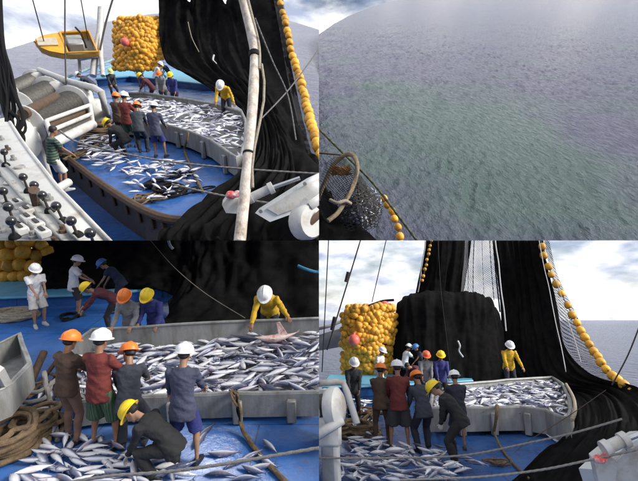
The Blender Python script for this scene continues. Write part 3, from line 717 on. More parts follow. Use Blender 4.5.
# ================================================================== decks
def deck(q, name, poly, th, m):
    mb = MB().prism([p - Vector((0, 0, th)) for p in poly], (0, 0, th))
    return tag(obj(name, mb, m, q=q, loc=poly[0]), kind='structure')
P1, P3, P4 = V1.P, V3.P, V4.P
def D4n(u, v, d): return V4.D(u, v, d if d < 10.5 else 10.5 + (d - 10.5) * 1.8)
K1 = V1.H / 5.1
def D1(u, v, d): return V1.D(u, v, d * K1)
D2, D3, D4 = V2.D, V3.D, V4.D
edge1 = [(60, 152), (78, 167), (112, 192), (150, 214), (185, 222), (250, 219)]
deck(V1, 'deck', [P1(u, v) for u, v in edge1 + [(268, 190), (300, 130), (250, 85), (160, 60), (112, 61), (60, 82), (-60, 118), (-60, 150)]], 0.25, DECK())
deck(V1, 'lower_deck', [P1(u, v, -0.9) for u, v in [(-80, 275), (235, 275), (235, 200), (110, 160), (-80, 120)]], 0.2, DECK())
deck(V3, 'deck', [Vector((-7.5, 2.5, 0)), Vector((0.6, 2.5, 0)), Vector((0.6, 16.5, 0)), Vector((-12.5, 16.5, 0)), Vector((-12.5, 9, 0))], 0.25, DECK())
deck(V4, 'deck', [Vector((-0.6, 4.5, 0)), Vector((4.2, 4.5, 0)), Vector((5.2, 9, 0)), Vector((7, 19, 0)), Vector((-0.6, 19, 0))], 0.25, DECK())
# edge beam of the working deck, upper left
t = thing('deck_coaming', V1, P1(78, 168), 'rusty brown coaming along the edge of the raised blue deck', 'coaming')
ep = [P1(u, v) for u, v in edge1]
obj('edge_beam', MB().tube([p + Vector((0, -0.03, 0.05)) for p in ep], 0.11, 8, smooth=5), RUST(), t)
obj('side_plate', MB().rings([[p + Vector((0.02, -0.02, 0)), p + Vector((0.02, -0.02, -0.9))] for p in spline(ep, 5)], closed=False), DARK(), t)
for k in range(13):
    a = spline(ep, 6)[min(2 * k + 2, 29)]
    obj('bracket', MB().cbox(a + Vector((0.05, -0.10, -0.22)), (0.06, 0.08, 0.30)), RUST(), t)
# raised cyan hatch at the back of each deck
def hatch(q, name, front, back, z, label, lip):
    t = thing(name, q, q.P(*front[0], 0), label, 'hatch')
    fp = [q.P(u, v, z) for u, v in front]; bp = [q.P(u, v, z) for u, v in back]
    obj('side', MB().prism([Vector((p.x, p.y, 0.0)) for p in fp + bp[::-1]], (0, 0, z - 0.04)), DECK(), t)
    g = Vector((0, -0.06, 0))
    obj('top', MB().prism([p + g + Vector((0, 0, -0.036)) for p in fp] + [p - g + Vector((0, 0, -0.036)) for p in bp[::-1]], (0, 0, 0.05)), CYAN(), t)
    obj('lip', MB().tube([p + Vector((0, -0.08, -0.02)) for p in fp], lip, 8), CYAN(), t)
hatch(V1, 'raised_hatch', [(96, 79), (130, 76), (170, 80), (214, 85)], [(108, 66), (140, 65), (170, 69), (219, 79)], 0.35, 'cyan topped hatch behind the fish bin in the upper left view', 0.05)
hatch(V3, 'raised_hatch', [(-40, 298), (75, 294), (135, 290), (178, 285)], [(-40, 282), (75, 280), (135, 278), (184, 275)], 0.38, 'cyan topped hatch behind the workers in the lower left view', 0.045)
hatch(V4, 'raised_hatch', [(322, 386), (360, 386), (405, 384), (472, 380)], [(330, 375), (360, 375), (405, 374), (470, 372)], 0.36, 'cyan topped hatch behind the workers in the lower right view', 0.04)

# ================================================================== fish bins
def offs(path, d):
    n = len(path); o = []
    for i in range(n):
        a, b, c = path[i - 1], path[i], path[(i + 1) % n]
        t1 = (b - a); t2 = (c - b); t1.z = t2.z = 0; t1.normalize(); t2.normalize(); tt = (t1 + t2).normalized()
        nn = Vector((-tt.y, tt.x, 0)); o.append(b + nn * (d / max(0.4, nn.dot(Vector((-t1.y, t1.x, 0))))))
    return o
def fish_bin(q, px, z, label, ribs, foot=0.10, rim=0.03, th=0.05, cat='bin', m=None, wavy=True):
    """px runs counter-clockwise seen from above"""
    m = m or GREY()
    path = [q.P(p[0], p[1], p[2] if len(p) > 2 else z) for p in px]
    loc = Vector((path[0].x, path[0].y, 0)); t = thing('fish_bin', q, loc, label, cat)
    fine = []; n = len(path)
    for i in range(n):
        a, b = path[i], path[(i + 1) % n]; k = max(1, int((b - a).length / 0.25))
        fine += [a.lerp(b, j / k) for j in range(k)]
    if wavy: fine = [p + Vector((0.012 * noise.noise(p * 2.1), 0.02 * noise.noise(p * 1.7 + Vector((5, 0, 0))), 0.018 * noise.noise(p * 1.3 + Vector((9, 0, 0))))) for p in fine]
    inn = offs(fine, th)
    lo = [Vector((p.x, p.y, foot)) for p in fine]; li = [Vector((p.x, p.y, foot)) for p in inn]
    obj('wall', MB().rings([lo + lo[:1], fine + fine[:1], inn + inn[:1], li + li[:1]], closed=False), m, t, ang=50)
    obj('floor_plate', MB().prism([p + Vector((0, 0, 0.01)) for p in li], (0, 0, 0.03)), m, t)
    obj('rim', MB().tube([p + Vector((0, 0, 0.006)) for p in inn + inn[:1]], rim, 8), m, t)
    for (i, fr) in ribs:
        a, b = path[i], path[(i + 1) % n]; p = a.lerp(b, fr); d = (b - a).normalized(); nn = Vector((d.y, -d.x, 0))
        rot = Matrix((d, Vector((-d.y, d.x, 0)), Vector((0, 0, 1)))).transposed()
        obj('rib', MB().cbox(p + nn * 0.06 + Vector((0, 0, -z * 0.55)), (0.16, 0.10, z * 0.82), rot, 0.02), m, t)
    return t, path
bin3, path3 = fish_bin(V3, [(74, 404), (100, 400), (195, 396), (345, 393), (345, 317, 1.0), (250, 320, 1.0), (160, 325, 1.0), (92, 329, .95), (68, 346, .75)], 0.50,
                       'long grey steel bin heaped with fish in the lower left view', [(1, 0.75), (2, 0.28), (2, 0.64)], foot=0.09)
bin1, path1 = fish_bin(V1, [(118, 119), (140, 121), (167, 126), (188, 132), (210, 141), (227, 153), (236, 159), (243, 156), (247, 140), (247, 122), (243, 112), (220, 105), (193, 100), (145, 93), (128, 93), (116, 99)], 0.68,
                       'grey steel bin heaped with fish in the upper left view', [(2, 0.5), (3, 0.7), (4, 0.9)], foot=0.12, rim=0.05)
bin4, path4 = fish_bin(V4, [(428, 409), (469, 409), (520, 408), (545, 411), (562, 419), (570, 419), (573, 412), (571, 398), (564, 384), (553, 377), (520, 379), (462, 384), (432, 387)], 0.62,
                       'grey steel bin with rounded end holding fish in the lower right view', [(0, 0.8), (1, 0.45), (2, 0.3)], foot=0.1, rim=0.045)

def heap_z(p, base, h):
    if callable(base): base = base(p)
    return base + h * (0.5 + 0.8 * noise.noise(Vector((p.x * 0.9, p.y * 0.9, 1.0))))
def stack(poly, n, base, h, L, mind, yaw0=0.0, spread=0.9, margin=0.06):
    o = []
    for p in scatter(poly, n, margin, mind):
        z = heap_z(p, base, h) + random.uniform(-0.03, 0.06)
        for _ in range(14):
            yw = yaw0 + random.gauss(0, spread) + (pi if random.random() < 0.5 else 0); Lf = L * random.choice((.7, .85, .95, 1, 1.05, 1.15)); e_ = Vector((cos(yw), sin(yw), 0)) * Lf * .62
            if inpoly(p + e_, poly) and inpoly(p - e_, poly):
                o.append(fish_pose(Vector((p.x, p.y, z)), yw, Lf, random.gauss(0, 0.13))); break
    return o
# lower left: every fish on top is its own object
fish_stuff(V3, 'fish_heap', stack(path3, 560, lambda p: .19 + .19 * (p.y - 6.95), 0.05, 0.46, 0.0, 0.1, 0.7, 0.03), 'lower layers of the fish heaped in the long bin of the lower left view')
top3 = sorted(stack(path3, 225, lambda p: .30 + .19 * (p.y - 6.95), 0.10, 0.48, 0.12, 0.15, 0.65, 0.05), key=lambda m: m.translation.y)
for m_ in top3:
    one_fish(V3, m_, 'silver tuna lying on the heap in the long bin of the lower left view', 'fish heaped in the lower left bin')
pl = [P3(u, v) for u, v in [(18, 478), (40, 460), (56, 432), (68, 446), (110, 440), (120, 452), (165, 460), (190, 478), (175, 500), (10, 500)]]
for p in scatter(pl, 72, 0, 0.13):
    one_fish(V3, fish_pose(Vector((p.x, p.y, 0.06 + random.uniform(0, 0.07))), random.gauss(-0.25, 0.6), 0.46 * random.uniform(.85, 1.15), random.gauss(0, 0.08)),
             'silver tuna on the wet blue deck among the near workers, lower left view', 'fish on the deck around the near workers')
pl = [P3(u, v) for u, v in [(22, 425), (26, 398), (48, 388), (66, 425), (60, 440)]]
for p in scatter(pl, 16, 0, 0.16):
    one_fish(V3, fish_pose(Vector((p.x, p.y, 0.07 + random.uniform(0, 0.08))), random.uniform(-1.4, 0.6), 0.5 * random.uniform(.85, 1.1), random.gauss(0, 0.1)),
             'silver tuna spilled beside the brown rope coil, lower left view', 'fish beside the brown rope coil')
for u, v, a in ((207, 430, 1.1), (202, 438, 1.4), (224, 453, 0.05), (270, 446, -0.9), (252, 455, 0.7), (262, 466, 0.3), (254, 470, -0.4), (268, 462, -0.7), (246, 478, 0.1), (222, 474, -0.1), (240, 462, 0.5)):
    one_fish(V3, fish_pose(P3(u, v, 0.055), a, 0.46 * random.uniform(.85, 1.1), 0, 1.5), 'silver tuna lying loose on blue deck below the bin, lower left view', 'fish loose on the deck below the lower left bin')
# the pale opened fish under the hand of the man in yellow
pk = thing('pink_fish', V3, P3(278, 344, .6), 'large pale pink gutted fish under the yellow shirted man, lower left view', 'fish')
PM = mat('pink_flesh', (.62, .50, .46), .4, scale=9, col2=(.42, .12, .10), lo=.45, hi=.68, bump=.3)
fm_ = bpy.data.meshes.new('body'); A_ = np.array(Matrix.Rotation(R(20), 3, 'Z') @ Matrix.Rotation(1.3, 3, 'X') @ Matrix.Diagonal((.95, .95, .95))); fm_.from_pydata((FVS[1] @ A_.T + np.array([0, 0, .16])).tolist(), [], FF); fm_.materials.append(PM); shade(fm_, 50); obj('body', fm_, PM, pk)
obj('raised_fin', MB().prism([Vector((.02, .0, .2)), Vector((.20, .02, .2)), Vector((.03, .06, .46)), Vector((-.03, .06, .44))], (.0, .03, .0)), PM, pk, local=True)
# the two smaller heaps
fish_stuff(V1, 'fish_heap', stack(path1, 560, 0.45, 0.12, 0.48, 0.0, 0.1, 0.9, 0.04), 'silver fish heaped in the grey bin of the upper left view')
fish_stuff(V4, 'fish_heap', stack(path4, 520, 0.43, 0.12, 0.50, 0.0, 0.1, 0.9, 0.05), 'silver fish heaped in the rounded bin of the lower right view')
def litter(q, px, n, L, yaw, spread, zj=0.10):
    return [fish_pose(Vector((p.x, p.y, 0.06 + random.uniform(0, zj))), random.gauss(yaw, spread), L * random.uniform(.85, 1.15), random.gauss(0, 0.1)) for p in scatter([q.P(u, v) for u, v in px], n, 0)]
fl = litter(V1, [(80, 152), (96, 139), (114, 140), (128, 160), (120, 172), (104, 172), (88, 166)], 95, 0.42, 0.5, 0.8, 0.25) + litter(V1, [(128, 160), (165, 160), (198, 172), (200, 186), (160, 204), (122, 190)], 95, 0.42, -0.2, 0.8)
fish_stuff(V1, 'deck_fish', fl, 'silver fish strewn over the blue deck of the upper left view')
fl = litter(V4, [(330, 470), (352, 445), (368, 440), (380, 447), (440, 456), (478, 470), (480, 484), (330, 490)], 150, 0.40, -0.4, 0.7, 0.18) + litter(V4, [(355, 405), (372, 405), (376, 440), (352, 440)], 26, 0.42, 0.6, 0.8, 0.2)
fish_stuff(V4, 'deck_fish', fl, 'silver fish strewn over the dark deck of the lower right view')

# ================================================================== nets
def folds_disp(a, fu, fv, seed=0.0, fine=0.03):
    def f(s, t_, p):
        k = Vector((s * fu + seed, t_ * fv, seed * 2.3)); w = noise.noise(k) + 0.5 * noise.noise(k * 2.3)
        return a * w + fine * noise.noise(p * 3.7)
    return f
def g(Dq, rows): return [[Dq(*c) for c in r] for r in rows]
patch(V1, 'fishing_net', g(D1, [
    [(158, -6, 30), (180, -8, 30), (189, 1, 30), (198, -8, 30), (216, -8, 30), (227, 5, 29.5), (238, -8, 29), (282, -10, 29)],
    [(160, 22, 30), (175, 22, 30), (189, 23, 30), (200, 22, 30), (216, 22, 30), (230, 23, 29), (245, 24, 28.5), (285, 27, 27.5)],
    [(165, 60, 29), (180, 60, 28.7), (195, 60, 28.4), (208, 61, 28), (222, 62, 27.5), (238, 64, 27), (255, 66, 26.5), (293, 75, 25)],
    [(206, 86, 24.8), (216, 86, 24.7), (226, 87, 24.5), (236, 88, 24.2), (246, 90, 24), (258, 94, 23.2), (270, 100, 22.5), (303, 120, 20)],
    [(240, 108, 21.0), (247, 110, 20.7), (254, 112, 20.3), (261, 116, 19.8), (268, 120, 19.2), (276, 126, 18.5), (286, 134, 17.8), (314, 160, 15.8)],
    [(250, 160, 13.9), (256, 160, 13.8), (262, 161, 13.7), (270, 162, 13.5), (278, 163, 13.3), (288, 165, 13), (298, 170, 12.8), (332, 190, 12)],
    [(172, 226, 9.6), (190, 226, 9.6), (205, 226, 9.6), (222, 226, 9.6), (240, 226, 9.5), (262, 226, 9.5), (285, 226, 9.4), (332, 230, 9.2)],
    [(160, 250, 8.3), (180, 250, 8.3), (200, 250, 8.3), (220, 250, 8.3), (240, 250, 8.3), (262, 250, 8.3), (285, 250, 8.3), (335, 250, 8.2)]]),
    84, 126, folds_disp(0.30, 16, 9, 1.0), M_NET, 'huge black net hanging and draped right of the bin in the upper left view', 'net')
patch(V3, 'fishing_net', g(D3, [
    [(36, 222, 15.6), (110, 222, 15.4), (176, 222, 15.2), (205, 222, 14.8), (260, 222, 14.2), (345, 222, 13.5)],
    [(38, 250, 14.9), (110, 250, 14.8), (178, 250, 14.5), (210, 250, 14.0), (262, 250, 13.5), (345, 250, 13.0)],
    [(42, 272, 14.2), (110, 270, 14.2), (178, 268, 13.8), (205, 280, 12.9), (262, 285, 12.4), (345, 285, 12.2)],
    [(44, 288, 13.5), (112, 285, 13.5), (176, 282, 13.4), (190, 305, 11.7), (262, 312, 11.3), (345, 310, 11.3)],
    [(44, 292, 13.6), (112, 289, 13.6), (172, 295, 12.9), (166, 331, 10.9), (262, 335, 10.5), (345, 335, 10.5)]]),
    110, 72, folds_disp(0.20, 18, 4, 4.0, 0.03), M_NET, 'black net heaped behind the bin in the lower left view', 'net')
patch(V4, 'net_heap', g(D4n, [
    [(399, 306, 17.6), (408, 298, 17.6), (430, 294.5, 17.6), (460, 294.5, 17.6), (482, 297, 17.6), (494, 308, 17.6)],
    [(397, 307, 15.7), (407, 299, 15.4), (430, 295, 15.3), (460, 295, 15.3), (484, 298, 15.3), (497, 311, 15.6)],
    [(394, 335, 15.3), (408, 330, 14.9), (430, 328, 14.8), (460, 328, 14.8), (486, 328, 14.9), (503, 335, 15.4)],
    [(394, 360, 15.1), (408, 360, 14.6), (430, 360, 14.5), (460, 360, 14.5), (490, 362, 14.6), (508, 362, 15.1)],
    [(396, 388, 14.9), (408, 388, 14.4), (430, 388, 14.3), (460, 388, 14.3), (490, 388, 14.3), (510, 388, 14.7)]]),
    100, 72, folds_disp(0.13, 15, 2.5, 7.0, 0.02), M_NET, 'square topped heap of black net beside the yellow floats, lower right view', 'net')
patch(V4, 'hanging_net', g(D4n, [
    [(426, 225, 16.6), (438, 225, 16.5), (453, 225, 16.5), (471, 225, 16.6)],
    [(424, 255, 16.6), (436, 255, 16.4), (452, 255, 16.4), (468, 255, 16.6)],
    [(418, 285, 16.6), (432, 285, 16.4), (449, 285, 16.4), (464, 285, 16.6)],
    [(414, 305, 16.4), (430, 305, 16.2), (446, 305, 16.2), (460, 305, 16.4)]]),
    48, 40, folds_disp(0.16, 12, 1.2, 11.0), M_NET, 'narrow black net curtain hanging above the net heap, lower right view', 'net')
patch(V4, 'hanging_net', g(D4n, [
    [(491, 222, 16.6), (509, 222, 16.5), (526, 222, 16.4), (541, 222, 16.2)],
    [(495, 262, 16.4), (515, 262, 16.3), (530, 262, 16.2), (548, 262, 15.8)],
    [(500, 300, 16.2), (520, 300, 16.0), (538, 300, 15.7), (556, 302, 15.3)],
    [(503, 340, 15.6), (522, 340, 15.2), (545, 342, 14.8), (565, 345, 14.3)],
    [(505, 378, 14.6), (528, 378, 14.4), (560, 378, 13.6), (588, 372, 13.0)],
    [(560, 398, 13.2), (585, 396, 12.6), (608, 394, 12.2), (628, 386, 12.0)],
    [(572, 425, 10.2), (598, 420, 10.4), (625, 414, 10.6), (655, 404, 10.8)],
    [(545, 455, 8.3), (585, 450, 8.6), (625, 445, 8.8), (668, 440, 9.0)],
    [(505, 490, 6.8), (560, 490, 6.9), (620, 490, 7.0), (680, 490, 7.0)]]),
    60, 120, folds_disp(0.18, 15, 5, 14.0, 0.02), M_NET, 'tall black net curtain sweeping down beside the bin, lower right view', 'net')
patch(V4, 'netting_web', g(D4n, [
    [(541, 225, 16.1), (543, 225, 16.1), (546, 225, 16.1)], [(550, 270, 15.6), (553, 270, 15.6), (556, 270, 15.6)], [(556, 302, 15.2), (562, 302, 15.2), (570, 302, 15.2)],
    [(565, 345, 14.3), (578, 345, 14.3), (592, 345, 14.3)], [(588, 372, 12.9), (600, 373, 12.9), (612, 374, 12.9)], [(628, 386, 11.9), (634, 392, 11.9), (648, 400, 11.9)]]),
    24, 60, folds_disp(0.05, 4, 8, 3.0, 0.01), M_OPEN, 'see-through netting between the black curtain and float line, lower right view', 'netting', thick=0.0)
patch(V1, 'netting_web', g(D1, [
    [(272, -8, 28.8), (277, -8, 28.8), (282, -8, 28.8)], [(279, 27, 27.3), (284, 27, 27.3), (288, 27, 27.3)], [(287, 75, 24.8), (294, 75, 24.8), (298, 75, 24.8)], [(297, 120, 19.8), (304, 120, 19.8), (309, 118, 19.8)], [(306, 160, 15.6), (316, 160, 15.6), (323, 158, 15.6)]]),
    20, 40, folds_disp(0.05, 4, 8, 6.0, 0.01), M_OPEN, 'see-through netting along the float line in the upper left view', 'netting', thick=0.0)
patch(V4, 'netting_web', g(D4n, [[(464, 225, 16.6), (480, 225, 16.6), (497, 225, 16.6)], [(463, 260, 16.5), (480, 260, 16.5), (500, 260, 16.4)], [(460, 297, 16.4), (482, 297, 16.4), (504, 300, 16.3)]]),
    24, 24, folds_disp(0.12, 14, 1, 9.0, 0.01), M_PALE, 'pale see-through netting in the bright gap between the net curtains', 'netting', thick=0.0, uvs=1.0)
# pale ropes and strips in the hanging net
LIGHT = mat('white_twine', (0.62, 0.62, 0.63), 0.8, scale=30, col2=(0.35, 0.34, 0.34))
k_ = 0
for a, b, r_, m_ in [((466, 225, 16.5), (462, 294, 16.5), .018, BLACK()), ((470, 225, 16.5), (468, 293, 16.5), .012, BLACK()), ((475, 225, 16.5), (473, 293, 16.5), .022, BLACK()), ((482, 225, 16.5), (484, 294, 16.5), .012, BLACK()),
                     ((489, 225, 16.5), (494, 300, 16.5), .02, BLACK()), ((492, 225, 16.4), (500, 312, 16.0), .035, BLACK())]:
    k_ += 1
    tag(rope(V4, 'net_strand', [D4n(*a), D4n((a[0] + b[0]) / 2 - .6, (a[1] + b[1]) / 2, a[2]), D4n(*b)], r_, m_, 'x'), ['first', 'second', 'third', 'fourth', 'fifth', 'sixth'][k_ - 1] + ' dark strand from the left in the bright gap between net curtains', 'strand')
for a, b, r_, lab in [((494, 225, 16.2), (506, 331, 14.7), .028, 'white frayed strip hanging into the black net, lower right view'), ((539, 240, 15.9), (566, 372, 13.4), .016, 'thin white cord down the edge of the tall net curtain, lower right view'),
                      ((547, 250, 15.5), (581, 362, 13.2), .011, 'outer pale cord beside the float line, lower right view'), ((428, 225, 16.3), (418, 292, 16.3), .03, 'pale strip along the edge of the narrow net curtain')]:
    tag(rope(V4, 'pale_strip', [D4n(*a), *[D4n(a[0] + (b[0] - a[0]) * s_ + .8 * sin(s_ * 19), a[1] + (b[1] - a[1]) * s_, a[2] + (b[2] - a[2]) * s_ - .1) for s_ in (.2, .35, .5, .65, .8)], D4n(*b)], r_, LIGHT, 'x'), lab, 'rope')
tag(rope(V4, 'rope_end', [D4n(458, 341, 14.3), D4n(460, 346, 14.2), D4n(459, 351, 14.2), D4n(463, 357, 14.2)], .035, LIGHT, 'x'), 'short white rope end on the net heap, lower right view', 'rope')
tag(rope(V1, 'rope_end', [D1(214, 55, 27.4), D1(213, 60, 27.3), D1(216, 64, 27.2), D1(215, 68, 27.1)], .05, LIGHT, 'x'), 'short white rope end on the net, upper left view', 'rope')
tag(rope(V4, 'thin_line', [D4n(438, 240, 14.6), D4n(441, 290, 14.4), D4n(447, 340, 14.2), D4n(451, 372, 14.1)], .006, DARK(), 'x'), 'thin line running down the front of the net heap, lower right view', 'rope')
tag(rope(V3, 'thin_line', [D3(150, 240, 12.6), D3(175, 268, 12.0), D3(205, 293, 11.4), D3(245, 318, 10.0)], .007, ROPE(), 'x'), 'thin line slanting across the black net, lower left view', 'rope')
tag(rope(V3, 'rope_end', [D3(167, 236, 12.8), D3(170, 245, 12.7), D3(173, 249, 12.7)], .045, LIGHT, 'x'), 'white rope end at the top of the net, lower left view', 'rope')
tag(rope(V1, 'thin_line', [D1(188, 22, 28.5), D1(192, 38, 28.0), D1(199, 52, 27.5)], .02, ROPE(), 'x'), 'thin line on the black net, upper left view', 'rope')

# ================================================================== floats
float_line(V4, [D4n(*p) for p in [(539, 232, 16.0), (544, 255, 15.8), (552, 275, 15.5), (560, 291, 15.2), (569, 309, 14.9), (581, 331, 14.4), (592, 348, 13.8), (605, 367, 13.0), (622, 384, 12.2), (645, 402, 11.5)]], 0.31,
           'line of yellow floats curving down to the right edge of the lower right view', DARK(), step=0.46)
float_line(V1, [D1(*p) for p in [(277, -6, 28.6), (281, 5, 28.4), (286, 25, 27.4), (291, 48, 26.2), (297, 70, 25), (304, 95, 22.5), (311, 122, 19.5), (322, 155, 15.6)]], 0.40,
           'line of yellow floats down the right edge of the upper left view', DARK(), step=0.53)
float_line(V4, [D4n(*p) for p in [(433, 232, 16.2), (429, 252, 16.2), (425, 270, 16.2), (422, 282, 16.2)]], 0.15, 'short line of small orange floats along the narrow net curtain', DARK(), rr=.03, step=.22)
float_line(V2, [D2(*p) for p in [(383, 196, 22.0), (388, 205, 21.6), (393, 216, 21.2), (398, 228, 20.8), (401, 240, 20.5), (403, 250, 20.3)]], 0.36, 'short curve of yellow floats beside the fish scoop in the upper right view', DARK(), step=.46)
float_pile(V4, 'tall stack of yellow floats left of the net heap in the lower right view', (343, 395), (308, 381), 18.8, 0.285, 0.6, 13, 18,
           buoy=(354, 340, 0.25, 'pink round buoy on the float stack, lower right view'))
float_pile(V1, 'tall stack of yellow floats against the net in the upper left view', (115, 161), (20, 69), 30.0 * K1, 0.315, 0.8, 12, 15,
           buoy=(125, 42, 0.24, 'pink round buoy on the float stack, upper left view'))
float_pile(V3, 'stack of yellow floats behind the hatch in the lower left view', (-42, 46), (243, 286), 14.6, 0.42, 0.5, 9, 5)
c = D4n(385, 304, 15.2)
t = thing('round_buoy', V4, c, 'flat red buoy lying on top of the float stack, lower right view', 'buoy')
obj('ball', MB().ell(c, (0.20, 0.20, 0.13), 18, 12), PINK(), t, ang=180); obj('lug', MB().tube([c + Vector((0.18, 0, 0)), c + Vector((0.26, 0, 0))], 0.05, 8), PINK(), t)
tag(rope(V4, 'net_roll', [D4n(366, 307, 15.3), D4n(374, 304, 15.2), D4n(383, 301, 15.3), D4n(394, 300, 15.3)], .06, BLACK(), 'x'), 'dark roll of netting lying on top of the float stack', 'net')

# ================================================================== machinery, upper left
def drum(q, a, b, r, label, base_z=0.0, dark=True, rust=False):
    """winch drum on two pedestals: wound cable, flanges, shaft, motor"""
    a, b = Vector(a), Vector(b); ax = (b - a).normalized(); L = (b - a).length
    t = thing('winch_drum', q, Vector((a.x, a.y, base_z)), label, 'winch')
    n = int(L / 0.055); prof = [(0.0, r * 0.3)]
    for i in range(n):
        h = L * (i + 0.1) / n; prof += [(h, r * 0.80), (h + L / n * 0.45, r * 0.86)]
    obj('cable', MB().lathe(prof + [(L, r * 0.3)], a, ax, 24), CABLE() if not rust else RUST(), t, ang=20)
    for p, s in ((a, -1), (b, 1)):
        obj('flange', MB().lathe([(-0.04, 0.03), (-0.04, r * 1.12), (-0.025, r * 1.18), (0.025, r * 1.18), (0.04, r * 1.12), (0.04, 0.03)], p, ax, 28), WHITE(), t)
        obj('hub', MB().lathe([(0, r * .5), (0.10, r * .5), (0.16, r * .38), (0.24, r * .36), (0.26, r * .2), (0.26, 0.01)], p + ax * s * 0.04, ax * s, 20), WHITE(), t)
        c = p + ax * s * 0.12
        rot = ax.to_track_quat('X', 'Z').to_matrix()
        obj('pedestal', MB().cbox(Vector((c.x, c.y, (c.z + base_z) / 2 - r * .2)), (0.16, r * 1.5, max(0.3, c.z - base_z + r * .4)), rot, 0.04), WHITE(), t)
    return t
drum(V1, P1(6, 94, 1.3), P1(34, 80, 1.3), 0.42, 'farthest white winch drum wound with dark cable, upper left view', -0.2)
drum(V1, P1(16, 108, 1.3), P1(48, 91, 1.3), 0.50, 'middle white winch drum wound with dark cable, upper left view', -0.2)
drum(V1, P1(24, 126, 1.3), P1(72, 103, 1.3), 0.52, 'nearest white winch drum wound with dark cable, upper left view', -0.2)
tw = thing('deck_winch', V1, P1(40, 150, 0), 'white winch frame with bars and gearbox, upper left view', 'winch')
for (a, b, r_, m_) in [((23, 114, 1.7), (56, 97, 1.7), .15, RUST()), ((46, 121, 1.5), (90, 105, 1.5), .06, WHITE()), ((50, 131, 1.3), (91, 114, 1.3), .06, WHITE()), ((54, 143, 1.0), (93, 124, 1.0), .14, WHITE()), ((48, 127, 1.3), (88, 110, 1.3), .11, RUST()), ((52, 137, 1.1), (91, 119, 1.1), .10, CABLE()), ((90, 105, 1.5), (93, 124, 1.0), .07, WHITE()), ((46, 121, 1.5), (54, 143, 1.0), .07, WHITE())]:
    obj('cross_bar', MB().cyl(P1(*a), P1(*b), r_, 14), m_, tw)
for u, v, z, sz in ((60, 92, 1.2, (.65, .6, .8)), (84, 102, 1.1, (.7, .7, 1.0)), (42, 82, 1.2, (.5, .5, .7)), (70, 98, .7, (.8, .6, .6)), (98, 112, .6, (.55, .6, 1.0)), (30, 150, .3, (1.0, .5, .8))):
    c = P1(u, v, z); obj('gearbox', MB().cbox(c, sz, Matrix.Rotation(R(35), 3, 'Z'), 0.12), WHITE(), tw)
    obj('gear_cover', MB().lathe([(0, .40), (.12, .40), (.2, .3), (.22, .05)], c + Vector((.15, -.45, .1)), (0.5, -0.8, 0.25), 22), WHITE(), tw)
for u0, v0, u1, v1 in ((24, 130, 40, 158), (38, 122, 52, 146)):
    a, b = P1(u0, v0, 1.2), P1(u1, v1, 0.2)
    obj('side_plate', MB().prism([a + Vector((-.25, 0, .25)), a + Vector((.22, 0, .3)), b + Vector((.35, 0, .2)), b + Vector((.3, 0, -.25)), b + Vector((-.3, 0, -.25))], (0.04, 0.10, 0)), WHITE(), tw)
obj('end_disc', MB().lathe([(0, .05), (0, .60), (.06, .66), (.16, .66), (.20, .58), (.24, .2), (.30, .2), (.30, .01)], P1(14, 142, 1.0), (0.6, -0.7, 0.35), 28), WHITE(), tw)
rg = random.Random(5)
for k in range(9):
    x0 = rg.uniform(-4, 6); pts_ = [D1(x0 - 5, -12, 11.6), D1(x0 - 2, 40 + rg.uniform(-4, 8), 11.5), D1(x0 + rg.uniform(2, 7), 74 + rg.uniform(-6, 6), 11.4), D1(x0 + rg.uniform(5, 14), 104 + rg.uniform(-6, 6), 11.2), D1(x0 + rg.uniform(6, 20), 126 + rg.uniform(-6, 6), 11.0), D1(rg.uniform(0, 14), 146 + rg.uniform(-6, 4), 10.9)]
    rope(V1, 'hydraulic_hose', pts_, rg.uniform(.025, .05), BLACK(), None, n=8, parent=tw)
rope(V1, 'hydraulic_hose', [D1(12 + 11 * cos(2 * pi * k / 20), 139 + 10 * sin(2 * pi * k / 20), 11.0) for k in range(21)], .05, BLACK(), None, n=8, parent=tw, smooth=2)
# control console with levers
CZ = 2.81
tcn = thing('control_console', V1, P1(30, 210, CZ), 'white control console with black knobbed levers, upper left view', 'console')
cp = [P1(u, v, CZ) for u, v in [(-30, 120), (10, 122), (20, 138), (30, 152), (58, 188), (72, 202), (112, 244), (130, 262), (-30, 275)]]
obj('panel', MB().prism([p - Vector((0, 0, .45)) for p in cp], (0, 0, .45)), WHITE(), tcn)
obj('panel_edge', MB().tube([p for p in cp[1:-1]], 0.022, 8), WHITE(), tcn)
KN = [((8, 207), (16, 226)), ((4, 152), (6, 166)), ((23, 177), (29, 192)), ((34, 185), (40, 200)), ((42, 195), (50, 212)), ((56, 206), (64, 222)), ((71, 221), (78, 236)), ((90, 233), (95, 247)), ((3, 191), (8, 206)), ((11, 221), (15, 238))]
for (ku, kv), (bu, bv) in KN:
    b = P1(bu, bv, CZ); k = P1(ku, kv, CZ + 0.17)
    lv = obj('lever', MB().tube([b, k], [0.012, 0.009], 8), DARK(), tcn); VIEWOF[lv.name] = V1
    obj('boot', MB().lathe([(0, .045), (.02, .04), (.04, .022)], b, (0, 0, 1), 12), BLACK(), lv)
    obj('knob', MB().ell(k, (0.038, 0.038, 0.038), 14, 9), mat('black_knob', (0.012, 0.012, 0.013), 0.15, coat=0.6), lv, ang=180)
for u, v in ((10, 184), (8, 202), (20, 168)):
    d_ = obj('gauge', MB().lathe([(0, .055), (.02, .055), (.025, .045), (.02, .04)], P1(u, v, CZ), (0, 0, 1), 20), mat('gauge_rim', (.45, .43, .4), .4, metal=.5), tcn)
